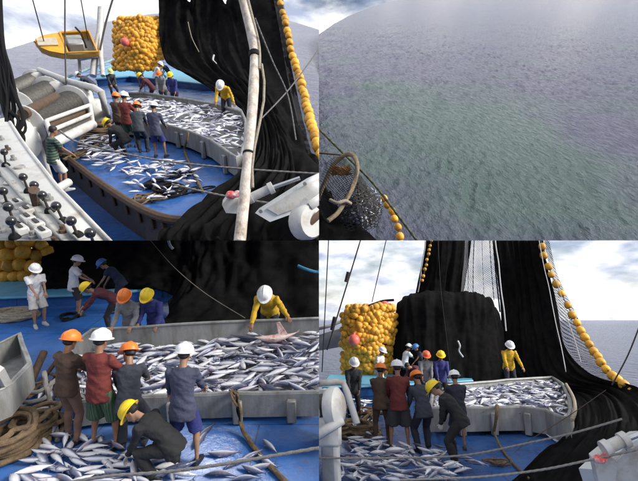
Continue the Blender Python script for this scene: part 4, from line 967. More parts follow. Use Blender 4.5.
for u, v in ((18, 207), (28, 214), (38, 228), (29, 222), (44, 236), (22, 233)):
    c = P1(u, v, CZ); rot = Matrix.Rotation(R(-40), 3, 'Z')
    obj('valve_block', MB().cbox(c + Vector((0, 0, .03)), (.13, .09, .06), rot, .01), WHITE(), tcn); obj('slot', MB().cbox(c + Vector((0, 0, .066)), (.09, .028, .014), rot, .003), DARK(), tcn)
for k, pp in enumerate([[(0, 160), (14, 172), (30, 190), (60, 222), (88, 252)], [(-4, 168), (8, 182), (24, 200), (52, 230), (76, 256)]]):
    obj('pressure_line', MB().tube([P1(u, v, CZ + .02) for u, v in pp], .014, 8), GREY(), tcn)
for u, v in ((2, 140), (8, 150), (14, 160), (2, 176), (50, 200), (64, 232), (34, 238), (2, 232), (56, 244)):
    obj('fitting', MB().lathe([(0, .035), (.025, .035), (.03, .02), (.06, .02), (.06, .005)], P1(u, v, CZ), (0, 0, 1), 8), GREY() if u % 4 else RUST(), tcn)
obj('brown_lever', MB().tube([P1(36, 205, CZ), P1(34, 190, CZ + .18)], [.03, .045], 8), RUST(), tcn)
# rails, davit, pipes
def pipes(q, name, label, lines, m=None, cat='rail'):
    t = thing(name, q, lines[0][0][0], label, cat)
    for pts, r_ in lines: obj('pipe', MB().tube(pts, r_, 10), m or WHITE(), t)
    return t
pipes(V1, 'pipe_rail', 'bent white pipe rail behind the winches, upper left view', [([P1(39, 70, 1.7), P1(70, 82, 1.7), P1(94, 88, 1.7), P1(101, 92, 1.7), P1(105, 108, 1.0), P1(108, 118, 0.2)], .13), ([P1(67, 82, 1.7), P1(67, 96, .2)], .05)])
pipes(V1, 'white_pipe', 'loose white pipe beside the man in the striped shirt', [([P1(44, 197, .5), P1(69, 182, .5)], .10)], cat='pipe')
pipes(V1, 'ship_rail', 'teal ship side rail below the yellow boat', [([P1(-20, 104, 1.1), P1(60, 80, 1.1), P1(112, 60, 1.1)], .07), ([P1(-20, 112, .6), P1(60, 87, .6), P1(112, 65, .6)], .05)] + [([P1(u, 119 - (u + 20) * .40, 0), P1(u, 104 - (u + 20) * .333, 1.1)], .04) for u in (20, 40, 60, 80, 100)], mat('teal_paint', (.10, .30, .30), .5, scale=4, col2=(.35, .42, .40)))
pipes(V1, 'boat_davit', 'white forked davit post at the stern of the yellow boat', [([D1(101, 8, 27), D1(100, 30, 26.8), D1(95, 58, 26.5), D1(93, 76, 26.2)], .17), ([D1(100, 30, 26.8), D1(101, 56, 26.4), D1(103, 76, 26)], .12), ([D1(94, 56, 26.5), D1(78, 59, 26.5)], .12), ([D1(79, 59, 26.5), D1(80, 72, 26.5)], .08)], cat='davit')
tag(rope(V1, 'steel_wire', [D1(65, -6, 20), D1(65, 40, 20), D1(66, 84, 20)], .03, DARK(), 'x'), 'vertical dark wire crossing the yellow boat', 'wire')
tag(rope(V1, 'steel_wire', [D1(115, -8, 26), D1(106, 22, 26), D1(100, 50, 26)], .05, DARK(), 'x'), 'slanting dark wire above the white davit post', 'wire')
tag(rope(V1, 'steel_wire', [D1(255, 18, 9), D1(272, 60, 9.5), D1(288, 96, 10), D1(296, 140, 10.2)], .014, GROPE(), 'x'), 'thin wire slanting down right of the tall pole', 'wire')
tag(rope(V1, 'steel_wire', [D1(322, 45, 11), D1(290, 88, 10.5), D1(262, 118, 10)], .014, GROPE(), 'x'), 'thin wire crossing the float line to the tall pole', 'wire')
tag(rope(V1, 'deck_rope', [D1(60, 131, 11), D1(75, 141, 11), D1(108, 150, 11), D1(165, 161, 10.8), D1(245, 169, 10.6), D1(322, 174, 10.4)], .021, GROPE(), 'x'), 'taut grey rope crossing in front of the bin, upper left view', 'rope')
tag(rope(V1, 'deck_rope', [D1(172, 184, 9.6), D1(210, 193, 9.4), D1(255, 201, 9.2), D1(310, 208, 9.0)], .019, GROPE(), 'x'), 'lower grey rope running to the white crane arm', 'rope')
# skiff
def skiff():
    c0, c1 = D1(37, 50, 25), D1(95, 47, 26.5); ax = c1 - c0; L = ax.length; ax.normalize(); up = Vector((0.05, -0.55, 0.83)).normalized(); up = (up - ax * up.dot(ax)).normalized(); sd = ax.cross(up)
    t = thing('skiff_boat', V1, c0.lerp(c1, .5) - up * .7, 'yellow orange motor skiff hanging over the ship side', 'boat')
    def ring(x, w, top, keel, n=13):
        o = []
        for k in range(n):
            a = pi * k / (n - 1); o.append(c0 + ax * (L * x) + sd * (w * cos(a)) + up * (top - (top + keel) * sin(a) ** 0.7))
        return o
    prof = [(0, .05, .42, -.22), (.06, .34, .38, .12), (.18, .64, .33, .22), (.38, .86, .28, .30), (.65, .92, .28, .32), (.9, .90, .30, .31), (1.0, .86, .32, .29)]
    YB = mat('skiff_yellow', (.74, .38, .03), .35, scale=4, col2=(.55, .26, .02)); 
    rr = [ring(*p) for p in prof]; n = 13; mb = MB(); mb.rings(rr, closed=False)
    mb.add(rr[-1], [tuple(range(n))]); obj('hull', mb, YB, t)
    fd = MB(); pr = [(.02, .05), (.06, .30), (.18, .62), (.38, .85), (.48, .88)]
    fd.rings([[c0 + ax * (L * x) + sd * (w * s_) + up * (.36 - .1 * x + .05 * (1 - s_ * s_)) for s_ in (-1, -.5, 0, .5, 1)] for x, w in pr], closed=False); obj('foredeck', fd, YB, t)
    obj('hatch_cover', MB().cbox(c0 + ax * L * .2 + up * .42, (.9, .6, .08), Matrix((ax, sd, up)).transposed(), .02), mat('pale_canvas', (.55, .48, .36), .8), t)
    obj('cockpit_floor', MB().prism([c0 + ax * L * x + sd * w + up * -.05 for x, w in ((.48, -.85), (.98, -.84), (.98, .84), (.48, .85))], up * .04), mat('skiff_floor', (.32, .30, .26), .7), t)
    obj('coaming', MB().tube([c0 + ax * L * x + sd * w + up * .34 for x, w in ((.47, -.86), (.98, -.9), (.98, .9), (.47, .86), (.47, -.86))], .06, 8), YB, t)
    obj('engine_box', MB().cbox(c0 + ax * L * .66 + up * .26, (.75, .8, .5), Matrix((ax, sd, up)).transposed(), .06), mat('skiff_grey', (.34, .34, .33), .5), t)
    obj('wheel_post', MB().tube([c0 + ax * L * .84 + up * .0, c0 + ax * L * .80 + up * .8, c0 + ax * L * .72 + up * 1.15], .05, 8), DARK(), t)
    obj('rub_rail', MB().tube([c0 + ax * (L * x) - sd * (w + .02) + up * (top - .03) for x, w, top, _ in prof], .05, 8), mat('rub_strip', (.62, .30, .03), .6), t)
    for x in (.15, .9):
        obj('sling', MB().tube([c0 + ax * L * x + up * .4, c0 + ax * L * x + up * 2.6], .025, 6), DARK(), t)
skiff()
# mast pole
pts = spline([D1(*p) for p in [(240, -12, 9.5), (246, 12, 9.4), (252, 36, 9.3), (254.5, 55, 9.2), (253, 100, 8.6), (248, 160, 8.0), (243, 210, 7.6), (239, 248, 7.3)]], 8)
tp = thing('derrick_pole', V1, pts[-1], 'tall worn whitish pole with black band standing before the net', 'pole')
WORN = mat('worn_pole', (.60, .55, .48), .75, scale=7, col2=(.24, .17, .12), lo=.42, hi=.72, bump=.5, bscale=25, stretch=(1, 1, .35))
mb = MB(); mb.tube(pts, [.09 + .012 * noise.noise(p * 2.0) for p in pts], 16); obj('pole', mb, WORN, tp)
i0 = min(range(len(pts)), key=lambda i: (pts[i] - D1(254.5, 54, 9.2)).length)
obj('band', MB().tube([pts[i0 - 1].lerp(pts[i0], .4), pts[i0].lerp(pts[i0 + 1], .5)], .108, 16), BLACK(), tp)
i1 = min(range(len(pts)), key=lambda i: (pts[i] - D1(250, 150, 8.1)).length)
obj('band', MB().tube([pts[i1], pts[i1].lerp(pts[i1 + 1], .25)], .098, 16), BLACK(), tp)
obj('halyard', MB().tube([p + Vector((.10, -.04, 0)) for p in pts[:30:3]], .03, 8), ROPE(), tp)
obj('halyard', MB().tube([p + Vector((.14 + .06 * sin(i), -.05, 0)) for i, p in enumerate(pts[26:46:3])], .022, 8), ROPE(), tp)
# crane arm
def crane(q, D, label, beam, cyl, plate, dep):
    """white box-section arm with an end plate and a hydraulic ram"""
    t = thing('deck_crane', q, D(*plate[0], dep), label, 'crane')
    LG = mat('pale_grey_paint', (.66, .68, .68), .4, scale=3, col2=(.42, .42, .40), lo=.5, hi=.85)
    fr = [D(u, v, dep) for u, v in beam]; obj('beam', MB().prism(fr, (V1.Rl @ Vector((0, .5, .12)))), LG, t)
    mid = [D(u, v, dep - .03) for u, v in beam]; c = sum(mid, Vector()) / len(mid)
    obj('web_panel', MB().prism([c + (p - c) * .72 for p in mid], (0, .05, 0)), WHITE(), t)
    pl_ = [D(u, v, dep - .15) for u, v in plate]; obj('end_plate', MB().prism(pl_, (0, .10, .05)), WHITE(), t)
    a, b, e = [D(u, v, dep - .25) for u, v in cyl]
    obj('ram_cylinder', MB().cyl(a, b, .075, 16), WHITE(), t); obj('ram_rod', MB().cyl(b, e, .035, 12), mat('chrome_rod', (.55, .56, .57), .25, metal=.9), t)
    for k in (0, 1):
        p = (a, b)[k]; obj('collar', MB().lathe([(-.04, .03), (-.04, .10), (.04, .10), (.04, .03)], p, b - a, 16), WHITE(), t)
    for p in mid[:4]:
        obj('bolt', MB().lathe([(0, .035), (.03, .035), (.03, .01)], c + (p - c) * .86 + Vector((0, -.02, 0)), (0, -1, .3), 8), GREY(), t)
    return t
crane(V1, D1, 'white crane arm with ram lying at the lower corner of the upper left view', [(255, 213), (306, 181), (330, 170), (330, 200), (270, 222)], [(250, 198), (271, 188), (300, 178)], [(222, 205), (229, 196), (247, 204), (243, 214), (226, 213)], 8.6)
t = thing('crane_block', V1, D1(300, 220, 8.2), 'rusty white crane knuckle below the arm at the corner of the upper left view', 'crane')
obj('knuckle', MB().lathe([(-.15, .05), (-.15, .26), (-.1, .3), (.1, .3), (.15, .26), (.15, .05)], D1(306, 222, 8.2), (.6, -.5, .3), 20), WHITE(), t)
for a, b, r_ in (((292, 218), (308, 200), .07), ((300, 232), (322, 212), .06), ((310, 206), (324, 196), .08)): obj('link', MB().cyl(D1(*a, 8.1), D1(*b, 8.1), r_, 10), WHITE() if r_ > .06 else RUST(), t)
REDR = mat('red_rag', (.55, .06, .07), .8, scale=9, col2=(.6, .5, .48), lo=.45, hi=.6)
def rag(q, D, c, r_, label):
    me = remesh(MB().ell(D(*c), (r_ * 1.4, r_, r_ * .6), 12, 8).ell(D(*c) + Vector((r_, 0, .03)), (r_ * .8, r_ * .7, r_ * .5), 10, 6), r_ * .2, 1); folds(me, r_ * .35, 3.0); shade(me, 180)
    o = obj('rag', me, REDR, q=q); tag(o, label, 'rag')
rag(V1, D1, (232, 195, 8.35), .09, 'red and white rag on the crane end plate, upper left view')
# coils and hoses
def coil(q, c, Rr, turns, r_, m, label, h=0.0, sq=1.0, cat='rope coil', seed=0):
    pts = []; rnd = random.Random(seed)
    for k in range(turns * 18 + 1):
        a = 2 * pi * k / 18; tt = k / (turns * 18); rr = Rr * (1 - .45 * ((tt * 2.3) % 1.0) + .10 * sin(a * .37 + seed) + .06 * sin(a * 1.9 + seed * 2) + rnd.uniform(-.02, .02))
        pts.append(Vector(c) + Vector((rr * cos(a), rr * sin(a) * sq, r_ + h * tt + .12 * h * sin(a * .83 + seed) * tt + .02 * sin(a * 1.3 + seed))))
    o = obj('rope_coil', MB().tube(pts, r_, 9, smooth=5, lay=.6 if m.name.endswith('_rope') else 0), m, q=q, loc=Vector(c)); return tag(o, label, cat)
coil(V1, P1(170, 193, 0), .42, 4, .035, BLACK(), 'black hose coiled on the blue deck, upper left view', .12, cat='hose coil', seed=2)
coil(V1, P1(158, 186, 0), .35, 3, .035, BLACK(), 'smaller black hose loop beside the coil, upper left view', .08, cat='hose coil', seed=5)
coil(V1, P1(100, 135, 0), .62, 7, .06, BROPE(), 'brown rope coil beside the winches, upper left view', .4, seed=3)
coil(V3, P3(8, 452, 0), .48, 8, .042, BROPE(), 'large brown rope coil at the lower corner, lower left view', .42, seed=1)
coil(V3, P3(36, 436, 0), .36, 7, .036, BROPE(), 'smaller brown rope coil lying beside the large one, lower left view', .34, seed=8)
coil(V4, P4(359, 436, 0), .55, 6, .04, BROPE(), 'dark brown rope coil on deck beside the white rail, lower right view', .25, seed=4)
coil(V3, P3(18, 318, 0), .55, 6, .055, ROPE(), 'pale rope coil on blue deck beside the man in white', .15, sq=.7, seed=6)
coil(V3, P3(68, 318, 0), .32, 2, .028, BLACK(), 'black hose loop on the blue deck before the hatch, lower left view', .05, cat='hose coil', seed=9)
def tangle(q, c, R_, n, r_, m, label, h=.25, seed=1):
    rnd = random.Random(seed); c = Vector(c); pts = [c + Vector((rnd.gauss(0, R_ * .6), rnd.gauss(0, R_ * .6), rnd.uniform(.03, h))) for _ in range(n)]
    o = obj('rope_tangle', MB().tube(pts, r_, 9, smooth=14, lay=.8), m, q=q, loc=c); return tag(o, label, 'rope')
tangle(V1, P1(79, 157, 0), .45, 26, .03, BROPE(), 'brown rope tangle by the winch foot, upper left view', seed=1)
tangle(V1, P1(92, 146, 0), .55, 26, .03, BROPE(), 'brown rope tangle beside the fish and winch frame, upper left view', seed=2)
tangle(V1, P1(150, 200, 0), .40, 18, .022, BROPE(), 'thin brown rope tangle near the deck edge, upper left view', .12, seed=3)
tangle(V1, P1(178, 176, 0), .45, 18, .022, BLACK(), 'loose black hose tangle among the fish, upper left view', .12, seed=4)
tangle(V1, P1(192, 192, 0), .35, 12, .022, BLACK(), 'loose black hose end toward the net, upper left view', .08, seed=11)
tangle(V3, P3(52, 392, 0), .30, 22, .022, BROPE(), 'brown rope tangle behind the man in brown, lower left view', .35, seed=5)
tangle(V4, P4(366, 424, 0), .50, 30, .028, BROPE(), 'brown rope tangle behind the brown rope coil, lower right view', .4, seed=6)
tangle(V4, P4(345, 440, 0), .40, 26, .026, BROPE(), 'brown rope tangle left of the brown coil, lower right view', .3, seed=7)
tangle(V4, P4(500, 466, 0), .25, 14, .018, BROPE(), 'small brown rope tangle on the open deck, lower right view', .1, seed=8)
m_ = lambda *a: [P1(*x) for x in a]
tag(rope(V1, 'frayed_rope', m_((188, 132, .85), (187, 140, .6), (185, 152, .1), (196, 178, .05), (203, 192, .05)), .04, BROPE(), 'x'), 'brown frayed rope hanging over the bin edge, upper left view', 'rope')
tb = thing('frayed_rope', V3, P3(238, 425, 0), 'brown rope bundle hung over the bin and trailing across the deck, lower left view', 'rope')
for k in range(9):
    j = lambda s_: random.uniform(-s_, s_)
    obj('strand', MB().tube([P3(232 + j(3), 391 + j(2), .52), P3(235 + j(4), 394 + j(1), .60), P3(237 + j(4), 401 + j(2), .54), P3(239 + j(2.5), 411, .36 + j(.04)), P3(240 + j(1), 421, .2)], [.018, .024, .024, .022, .016], 7, smooth=5), BROPE() if k < 7 else BLACK(), tb)
obj('trailing_end', MB().tube([P3(240, 420, .2), P3(244, 432, .08), P3(256, 450, .035), P3(270, 466, .035), P3(292, 488, .035)], .036, 9, smooth=20, lay=.8), BROPE(), tb)
tag(rope(V3, 'deck_rope', [D3(60, 484, 5.3), D3(110, 476, 5.2), D3(165, 472, 5.1), D3(230, 463, 5.0), D3(330, 446, 4.9)], .020, GROPE(), 'x'), 'taut grey rope crossing the bottom of the lower left view', 'rope')
t = thing('frayed_rope', V4, P4(485, 435, 0), 'brown rope hung over the bin edge, lower right view', 'rope')
obj('bundle', MB().tube([P4(497, 406, .66), P4(497, 410, .66), P4(496, 420, .45), P4(494, 432, .15)], [.05, .08, .06, .03], 8, smooth=5), BROPE(), t)
obj('trailing_end', MB().tube([P4(494, 432, .15), P4(500, 446, .05), P4(512, 462, .04), P4(530, 480, .04)], .026, 9, smooth=16, lay=.8), BROPE(), t)
tag(rope(V4, 'deck_rope', [D4(318, 458, 6.4), D4(400, 458, 6.3), D4(466, 455, 6.2), D4(528, 443, 6.1), D4(573, 433, 6.0), D4(622, 419, 5.9)], .014, GROPE(), 'x'), 'upper taut grey rope crossing before the bin, lower right view', 'rope')
tag(rope(V4, 'deck_rope', [D4(400, 480, 5.6), D4(478, 477, 5.5), D4(540, 470, 5.4), D4(585, 461, 5.3), D4(645, 448, 5.2)], .014, GROPE(), 'x'), 'lower taut grey rope running to the white crane, lower right view', 'rope')
tag(rope(V4, 'steel_wire', [D4(641, 322, 9), D4(628, 355, 9), D4(612, 385, 9)], .014, DARK(), 'x'), 'dark wire slanting over the sea at the edge of the lower right view', 'wire')
tag(rope(V4, 'steel_wire', [D4(606, 390, 8.4), D4(570, 415, 8.2), D4(530, 440, 8.0), D4(515, 452, 7.9)], .007, RUST(), 'x'), 'thin brown wire crossing the net right of the bin, lower right view', 'wire')
# lower left: hopper, beam, post
fish_bin(V3, [(-30, 404), (8, 389), (32, 363), (21, 332), (-30, 356)], 0.95, 'grey steel hopper at the left edge of the lower left view', [], foot=.5, rim=.02, th=.06, cat='hopper')
t = thing('chute_leg', V3, P3(20, 412, 0), 'white sloping chute beam below the grey hopper, lower left view', 'beam')
obj('beam', MB().tube([D3(-2, 369, 6.0), P3(20, 410, .06)], .075, 4), WHITE(), t); obj('foot_plate', MB().cbox(P3(19, 411, .05), (.32, .2, .08)), WHITE(), t)
pipes(V3, 'rusty_beam', 'rusty brown beam slanting beside the grey hopper, lower left view', [([P3(28, 388, .1), P3(44, 352, .5)], .07), ([P3(34, 392, .1), P3(60, 356, .4)], .04)], RUST(), 'beam')
for k, pp in enumerate([[(-5, 384, .6), (20, 392, .5), (40, 391, .5), (56, 380, .6)], [(-5, 396, .5), (22, 402, .4), (44, 398, .4), (52, 382, .5)]]):
    tag(rope(V3, 'deck_rope', [P3(*x) for x in pp], .035, GROPE(), 'x'), ['upper', 'lower'][k] + ' grey rope slung past the hopper, lower left view', 'rope')
tag(rope(V3, 'deck_rope', [P3(44, 372, .7), P3(47, 390, .5), P3(52, 410, .2), P3(58, 440, .06)], .04, GROPE(), 'x'), 'grey rope dangling behind the man in brown, lower left view', 'rope')
tag(rope(V3, 'blue_strop', [D3(298, 266, 11.6), D3(308, 270, 11.5), D3(318, 272, 11.5), D3(322, 266, 11.5)], .05, mat('blue_web', (.05, .22, .36), .7), 'x'), 'blue strop on the net at the edge of the lower left view', 'strop')
# lower right: rail, winch, rigging, crane
pipes(V4, 'pipe_rail', 'bent white pipe rail at the left edge of the lower right view', [([D4(312, 384, 7.6), D4(336, 382, 7.6), D4(343, 383, 7.6), D4(347, 392, 7.5), D4(357, 424, 7.2)], .06)])
drum(V4, D4(306, 412, 6.2), D4(326, 404, 6.6), .20, 'white winch drum at the left edge of the lower right view', .0)
t = thing('deck_winch', V4, P4(330, 440, 0), 'white rounded winch cover below the bent rail, lower right view', 'winch')
obj('cover', MB().lathe([(0, .05), (0, .26), (.06, .29), (.16, .28), (.22, .2), (.25, .05)], D4(328, 407, 6.3), (.9, -.35, .1), 26), WHITE(), t)
obj('base', MB().cbox(D4(321, 430, 6.3), (.6, .4, .4), None, .05), WHITE(), t); obj('bar', MB().cyl(D4(316, 436, 5.9), D4(342, 420, 6.1), .07, 12), WHITE(), t)
for k, (a, b, r_) in enumerate([((363, 232, 12), (327, 350, 12), .02), ((388, 232, 13), (372, 302, 13), .014), ((348.5, 272, 11.95), (346, 282, 11.95), .055), ((335, 317, 11.95), (332, 330, 11.95), .06), ((329, 232, 11), (322, 372, 11), .014)]):
    tag(rope(V4, 'rigging_line' if k in (0, 1, 4) else 'pulley_block', [D4(*a), D4((a[0] + b[0]) / 2, (a[1] + b[1]) / 2, a[2]), D4(*b)], r_, DARK(), 'x'),
        ['dark stay wire slanting across the sky, lower right view', 'thin second stay wire before the sky, lower right view', 'upper dark pulley block on the stay wire', 'lower dark pulley block on the stay wire', 'thick dark stay wire at the left edge of the lower right view'][k], 'wire' if k in (0, 1, 4) else 'pulley')
t = thing('moored_launch', V4, D4(330, 352, 22), 'white launch beyond the float stack at the left edge of the lower right view', 'boat')
obj('hull', MB().prism([D4(312, 352, 22), D4(316, 336, 22), D4(346, 327, 22), D4(352, 330, 22), D4(346, 346, 22)], (0, 1.2, 0)), WHITE(), t)
obj('rail', MB().tube([D4(314, 330, 21.9), D4(330, 326, 21.9), D4(345, 320, 21.9), D4(346, 328, 21.9)], .08, 8), WHITE(), t)
crane(V4, D4, 'white crane arm at the lower right corner of the lower right view', [(600, 470), (626, 446), (655, 430), (655, 466), (640, 486), (606, 488)], [(606, 448), (624, 440), (650, 430)], [(594, 460), (604, 452), (618, 462), (614, 490), (600, 488)], 5.6)
rag(V4, D4, (600, 459, 5.3), .07, 'red and white rag on the crane end, lower right view')
tag(rope(V4, 'bin_chain', [P4(572, 420, .68), P4(575, 410, .70), P4(573, 397, .70), P4(566, 384, .70)], .04, ROPE(), 'x'), 'pale rope along the rounded end of the bin, lower right view', 'rope')

# ================================================================== scoop net, upper right
t = thing('scoop_net', V2, D2(338, 200, 14.0), 'rope bound hoop of a scoop net holding fish, upper right view', 'scoop net')
hp = [D2(*p) for p in [(318, 200, 14.6), (324, 184, 14.6), (333, 166, 14.5), (343, 156, 14.4), (351, 154.5, 14.3), (356, 160, 14.2), (357, 172, 14.1), (353, 186, 14.0), (346, 200, 13.8), (338, 212, 13.6), (328, 221, 13.4)]]
obj('hoop', MB().tube(hp, .075, 12, smooth=14, lay=.5), mat('hoop_rope', (.30, .24, .16), .9, scale=14, col2=(.14, .10, .06), bump=.8, bscale=90), t)
cen = D2(352, 203, 14.8)
rr = []
for i in range(8):
    tt = i / 7; ring = []
    for k in range(22):
        a = 2 * pi * k / 22
        uo, vo, w, h = [(338, 186, 18, 30), (341, 192, 21, 30), (345, 199, 25, 30), (348, 206, 28, 26), (351, 211, 27, 20), (353, 215, 22, 14), (355, 218, 14, 9), (356, 220, 3, 3)][i]
        ring.append(D2(uo + w * cos(a), vo + h * sin(a), 14.2 + 0.55 * tt + .25 * sin(a) + .15 * noise.noise(Vector((uo * .2 + cos(a) * 2, sin(a) * 2, i)))))
    rr.append(ring)
bag = obj('bag', MB().rings(rr, cap=False), M_BAG, t, ang=180)
ul = bag.data.uv_layers.new(name='UVMap'); ci = [l.vertex_index for l in bag.data.loops]
ul.data.foreach_set('uv', [x for i in ci for x in ((i % 22) / 22 * 6, (i // 22) / 7 * 5)])
obj('lashing', MB().tube([D2(330, 200, 13.7), D2(337, 203, 13.5), D2(345, 201, 13.6), D2(351, 204, 13.7)], .06, 8, smooth=4), ROPE(), t)
for k in range(12):
    j = lambda s_: random.uniform(-s_, s_)
    obj('orange_twine', MB().tube([D2(334 + j(3), 172 + j(4), 14.3), D2(339 + j(3), 169 + j(4), 14.2), D2(344 + j(3), 171 + j(4), 14.2), D2(349 + j(3), 169 + j(5), 14.25)], .035, 6, smooth=4), mat('orange_net', (.42, .17, .02), .9, scale=14, col2=(.16, .08, .02), bump=.8), t)
fm = []
Ri = V2.Rl
for k in range(260):
    a = random.uniform(0, 2 * pi); r_ = math.sqrt(random.random()); u, v = 361 + 19 * r_ * cos(a) - 5 * r_ * sin(a), 208 + 20 * r_ * sin(a)
    p = D2(u, v, 14.35 + .45 * r_ * r_ + random.uniform(-.08, .08))
    vw = V2.ray(u, v).normalized(); q1 = vw.to_track_quat('Z', 'Y').to_matrix().to_4x4()
    fm.append(Matrix.Translation(p) @ q1 @ Matrix.Rotation(random.uniform(0, 6.3), 4, 'Z') @ Matrix.Rotation(random.gauss(0, .3), 4, 'Y') @ Matrix.Rotation(random.uniform(0, 6), 4, 'X') @ Matrix.Diagonal((.30, .30, .30, 1)))
fish_stuff(V2, 'fish_heap', fm, 'dark small fish packed in the scoop net, upper right view')
patch(V2, 'bag_front', g(D2, [[(352, 182, 14.2), (362, 184, 14.1), (374, 190, 14.2)], [(344, 198, 14.05), (362, 200, 13.85), (381, 202, 14.05)], [(340, 214, 14.05), (361, 214, 13.85), (383, 212, 14.05)], [(342, 230, 14.2), (360, 231, 14.1), (376, 228, 14.2)]]),
      18, 18, folds_disp(.06, 5, 5, 2.0), M_BAG, parent=t, thick=0.0)
tag(rope(V2, 'steel_wire', [D2(316, 126, 15.5), D2(340, 150, 15.3), D2(372, 182, 15.0), D2(400, 218, 14.6), D2(424, 250, 14.2)], .045, mat('weedy_rope', (.10, .11, .05), .8, scale=12, col2=(.04, .04, .03)), 'x'), 'dark mooring rope slanting past the scoop net, upper right view', 'rope')
tag(rope(V2, 'steel_wire', [D2(316, 153, 15), D2(330, 154, 14.8), D2(350, 156, 14.5)], .03, RUST(), 'x'), 'brown line from the hoop to the edge of the upper right view', 'rope')
patch(V2, 'dark_netting', g(D2, [[(310, 190, 15.6), (320, 190, 15.6), (330, 192, 15.6)], [(310, 215, 14.9), (328, 215, 14.9), (345, 218, 14.9)], [(310, 235, 14.3), (335, 235, 14.3), (372, 236, 14.3)], [(310, 258, 13.7), (340, 258, 13.7), (392, 258, 13.7)]]),
      24, 24, folds_disp(.12, 5, 5, 2.0), M_NET, 'dark netting below the scoop hoop, upper right view', 'net')
# unseen block added right of the lower right view to shade its workers
t = thing('deckhouse', V4, Vector((8.6, 5.8, 0)), 'white deckhouse beside the working deck', 'deckhouse')
obj('wall', MB().cbox(Vector((8.7, 6.3, 3.1)), (2.8, 5.2, 6.2), None, .05), WHITE(), t)
for k in range(2): obj('block_ledge', MB().cbox(Vector((8.7, 6.3, 3.0 + 3.2 * k)), (3.1, 5.4, .12), None, .02), WHITE(), t)
for k in range(2): obj('block_window', MB().cbox(Vector((7.29, 4.9 + 1.8 * k, 4.6)), (.06, 1.1, .8), None, .01), mat('dark_glass', (.02, .025, .03), .08), t)

# ================================================================== people
C = {n: cloth(n, c) for n, c in dict(brown=(.085, .050, .032), tan=(.20, .115, .085), maroon=(.15, .026, .022), navy=(.022, .025, .040), slate=(.045, .050, .066), greyblue=(.055, .060, .10), black=(.014, .014, .016),
     yellow=(.58, .36, .02), grey=(.20, .20, .22), blue=(.028, .035, .17), white=(.74, .74, .74), plum=(.095, .022, .032), offwhite=(.62, .60, .56), darkgrey=(.04, .042, .045), ink=(.018, .026, .06)).items()}
C['green'] = stripe_mat('cloth_green_stripe', (.022, .075, .028), (.085, .11, .075), 9.0, 'X')
C['striped'] = stripe_mat('cloth_green_band', (.018, .05, .032), (.10, .13, .10), 4.5, 'Z')
SNEAK = cloth('grey_sneaker', (.45, .45, .46), .6)
def byhead(q, u, v, h): p = q.P(u, v, h); p.z = 0; return p
def per(q, loc, *a, **k): return person(q, Vector((loc.x, loc.y, 0)), *a, **k)
# --- lower left view
per(V3, P3(74, 440), 18, 'man in brown top and orange hard hat, back turned, lower left view', 'orange', C['brown'], C['tan'], legs='long', lean=6, hl=(-.10, .36, 1.02), hr=(.22, .40, 1.05), hpitch=.30, skin=2, feet=((-.10, .0), (.13, -.05)), hem=.02)
per(V3, P3(106, 447), 12, 'man in dark red shirt, green striped shorts and white hard hat, lower left view', 'white', C['maroon'], C['green'], legs='wideshorts', lean=5, hl=(-.14, .38, 1.02), hr=(.26, .36, 1.0), hpitch=.20, skin=0, s=1.05, feet=((-.17, -.03), (.17, .02)), hem=.05, belly=.02)
per(V3, P3(134, 446), -14, 'man in slate jacket and orange hard hat, stooping at the bin, lower left view', 'orange', C['slate'], C['navy'], legs='wide', lean=24, hl=(-.20, .42, .62), hr=(.18, .55, .85), hpitch=.25, hyaw=-.75, hip=.80, skin=0, feet=((-.15, 0), (.15, .05)))
per(V3, P3(163, 474), -78, 'crouching man in black shirt and yellow hard hat reaching for fish, lower left view', 'yellow', C['black'], C['black'], legs='wide', lean=50, hip=.50, hl=(-.14, .52, .14), hr=(.20, .40, .42), hpitch=.35, hyaw=-.35, skin=1, feet=((-.16, .05), (.16, -.12)), glove='pale', s=1.0)
per(V3, P3(187, 461), 2, 'man in grey blue jacket, navy shorts and white hard hat, back turned, lower left view', 'white', C['greyblue'], C['blue'], legs='shorts', lean=10, hl=(-.32, .30, .88), hr=(.16, .40, .95), hpitch=.20, skin=1, feet=((-.16, .02), (.17, -.04)), hem=.10)
fy = P3(268, 319, 1.0)
per(V3, Vector((fy.x - .02, fy.y + .30, 0)), 183, 'man in yellow shirt and white hard hat leaning over the bin, lower left view', 'white', C['yellow'], C['navy'], legs='long', lean=40, hip=.92, hl=(-.42, .30, .96), hr=(.26, .62, .72), hpitch=.25, skin=0, hem=.03, s=1.12, belly=.03)
fg = P3(122, 327, 1.0); fh = P3(147, 325, 1.0)
per(V3, fg + Vector((0, .38, 0)), 178, 'man in grey shirt and orange hard hat behind the bin, lower left view', 'orange', C['grey'], C['navy'], legs='long', lean=10, hl=(-.16, .36, 1.0), hr=(.22, .36, 1.0), hpitch=.4, skin=1, s=1.0)
per(V3, fh + Vector((0, .38, 0)), 188, 'man in blue sweater and yellow hard hat behind the bin, lower left view', 'yellow', C['blue'], C['black'], legs='long', lean=14, hl=(-.26, .36, 1.0), hr=(.16, .36, 1.0), hpitch=.4, skin=1, s=1.0)
per(V3, P3(106, 336) + Vector((0, .2, 0)), -108, 'man in maroon shirt and yellow hard hat bending down behind the bin, lower left view', 'yellow', C['plum'], C['black'], legs='long', lean=58, hip=.88, hl=(-.08, .68, .52), hr=(.16, .72, .58), hpitch=-.05, skin=1)
per(V3, byhead(V3, 77, 254, 1.75) + Vector((.05, -.35, 0)), 62, 'man in white shirt standing before the hatch, lower left view', 'white', C['white'], C['darkgrey'], legs='shorts', sleeve=.75, lean=8, hl=(.05, .45, 1.0), hr=(.36, .40, 1.08), hpitch=.15, skin=1, s=1.0)
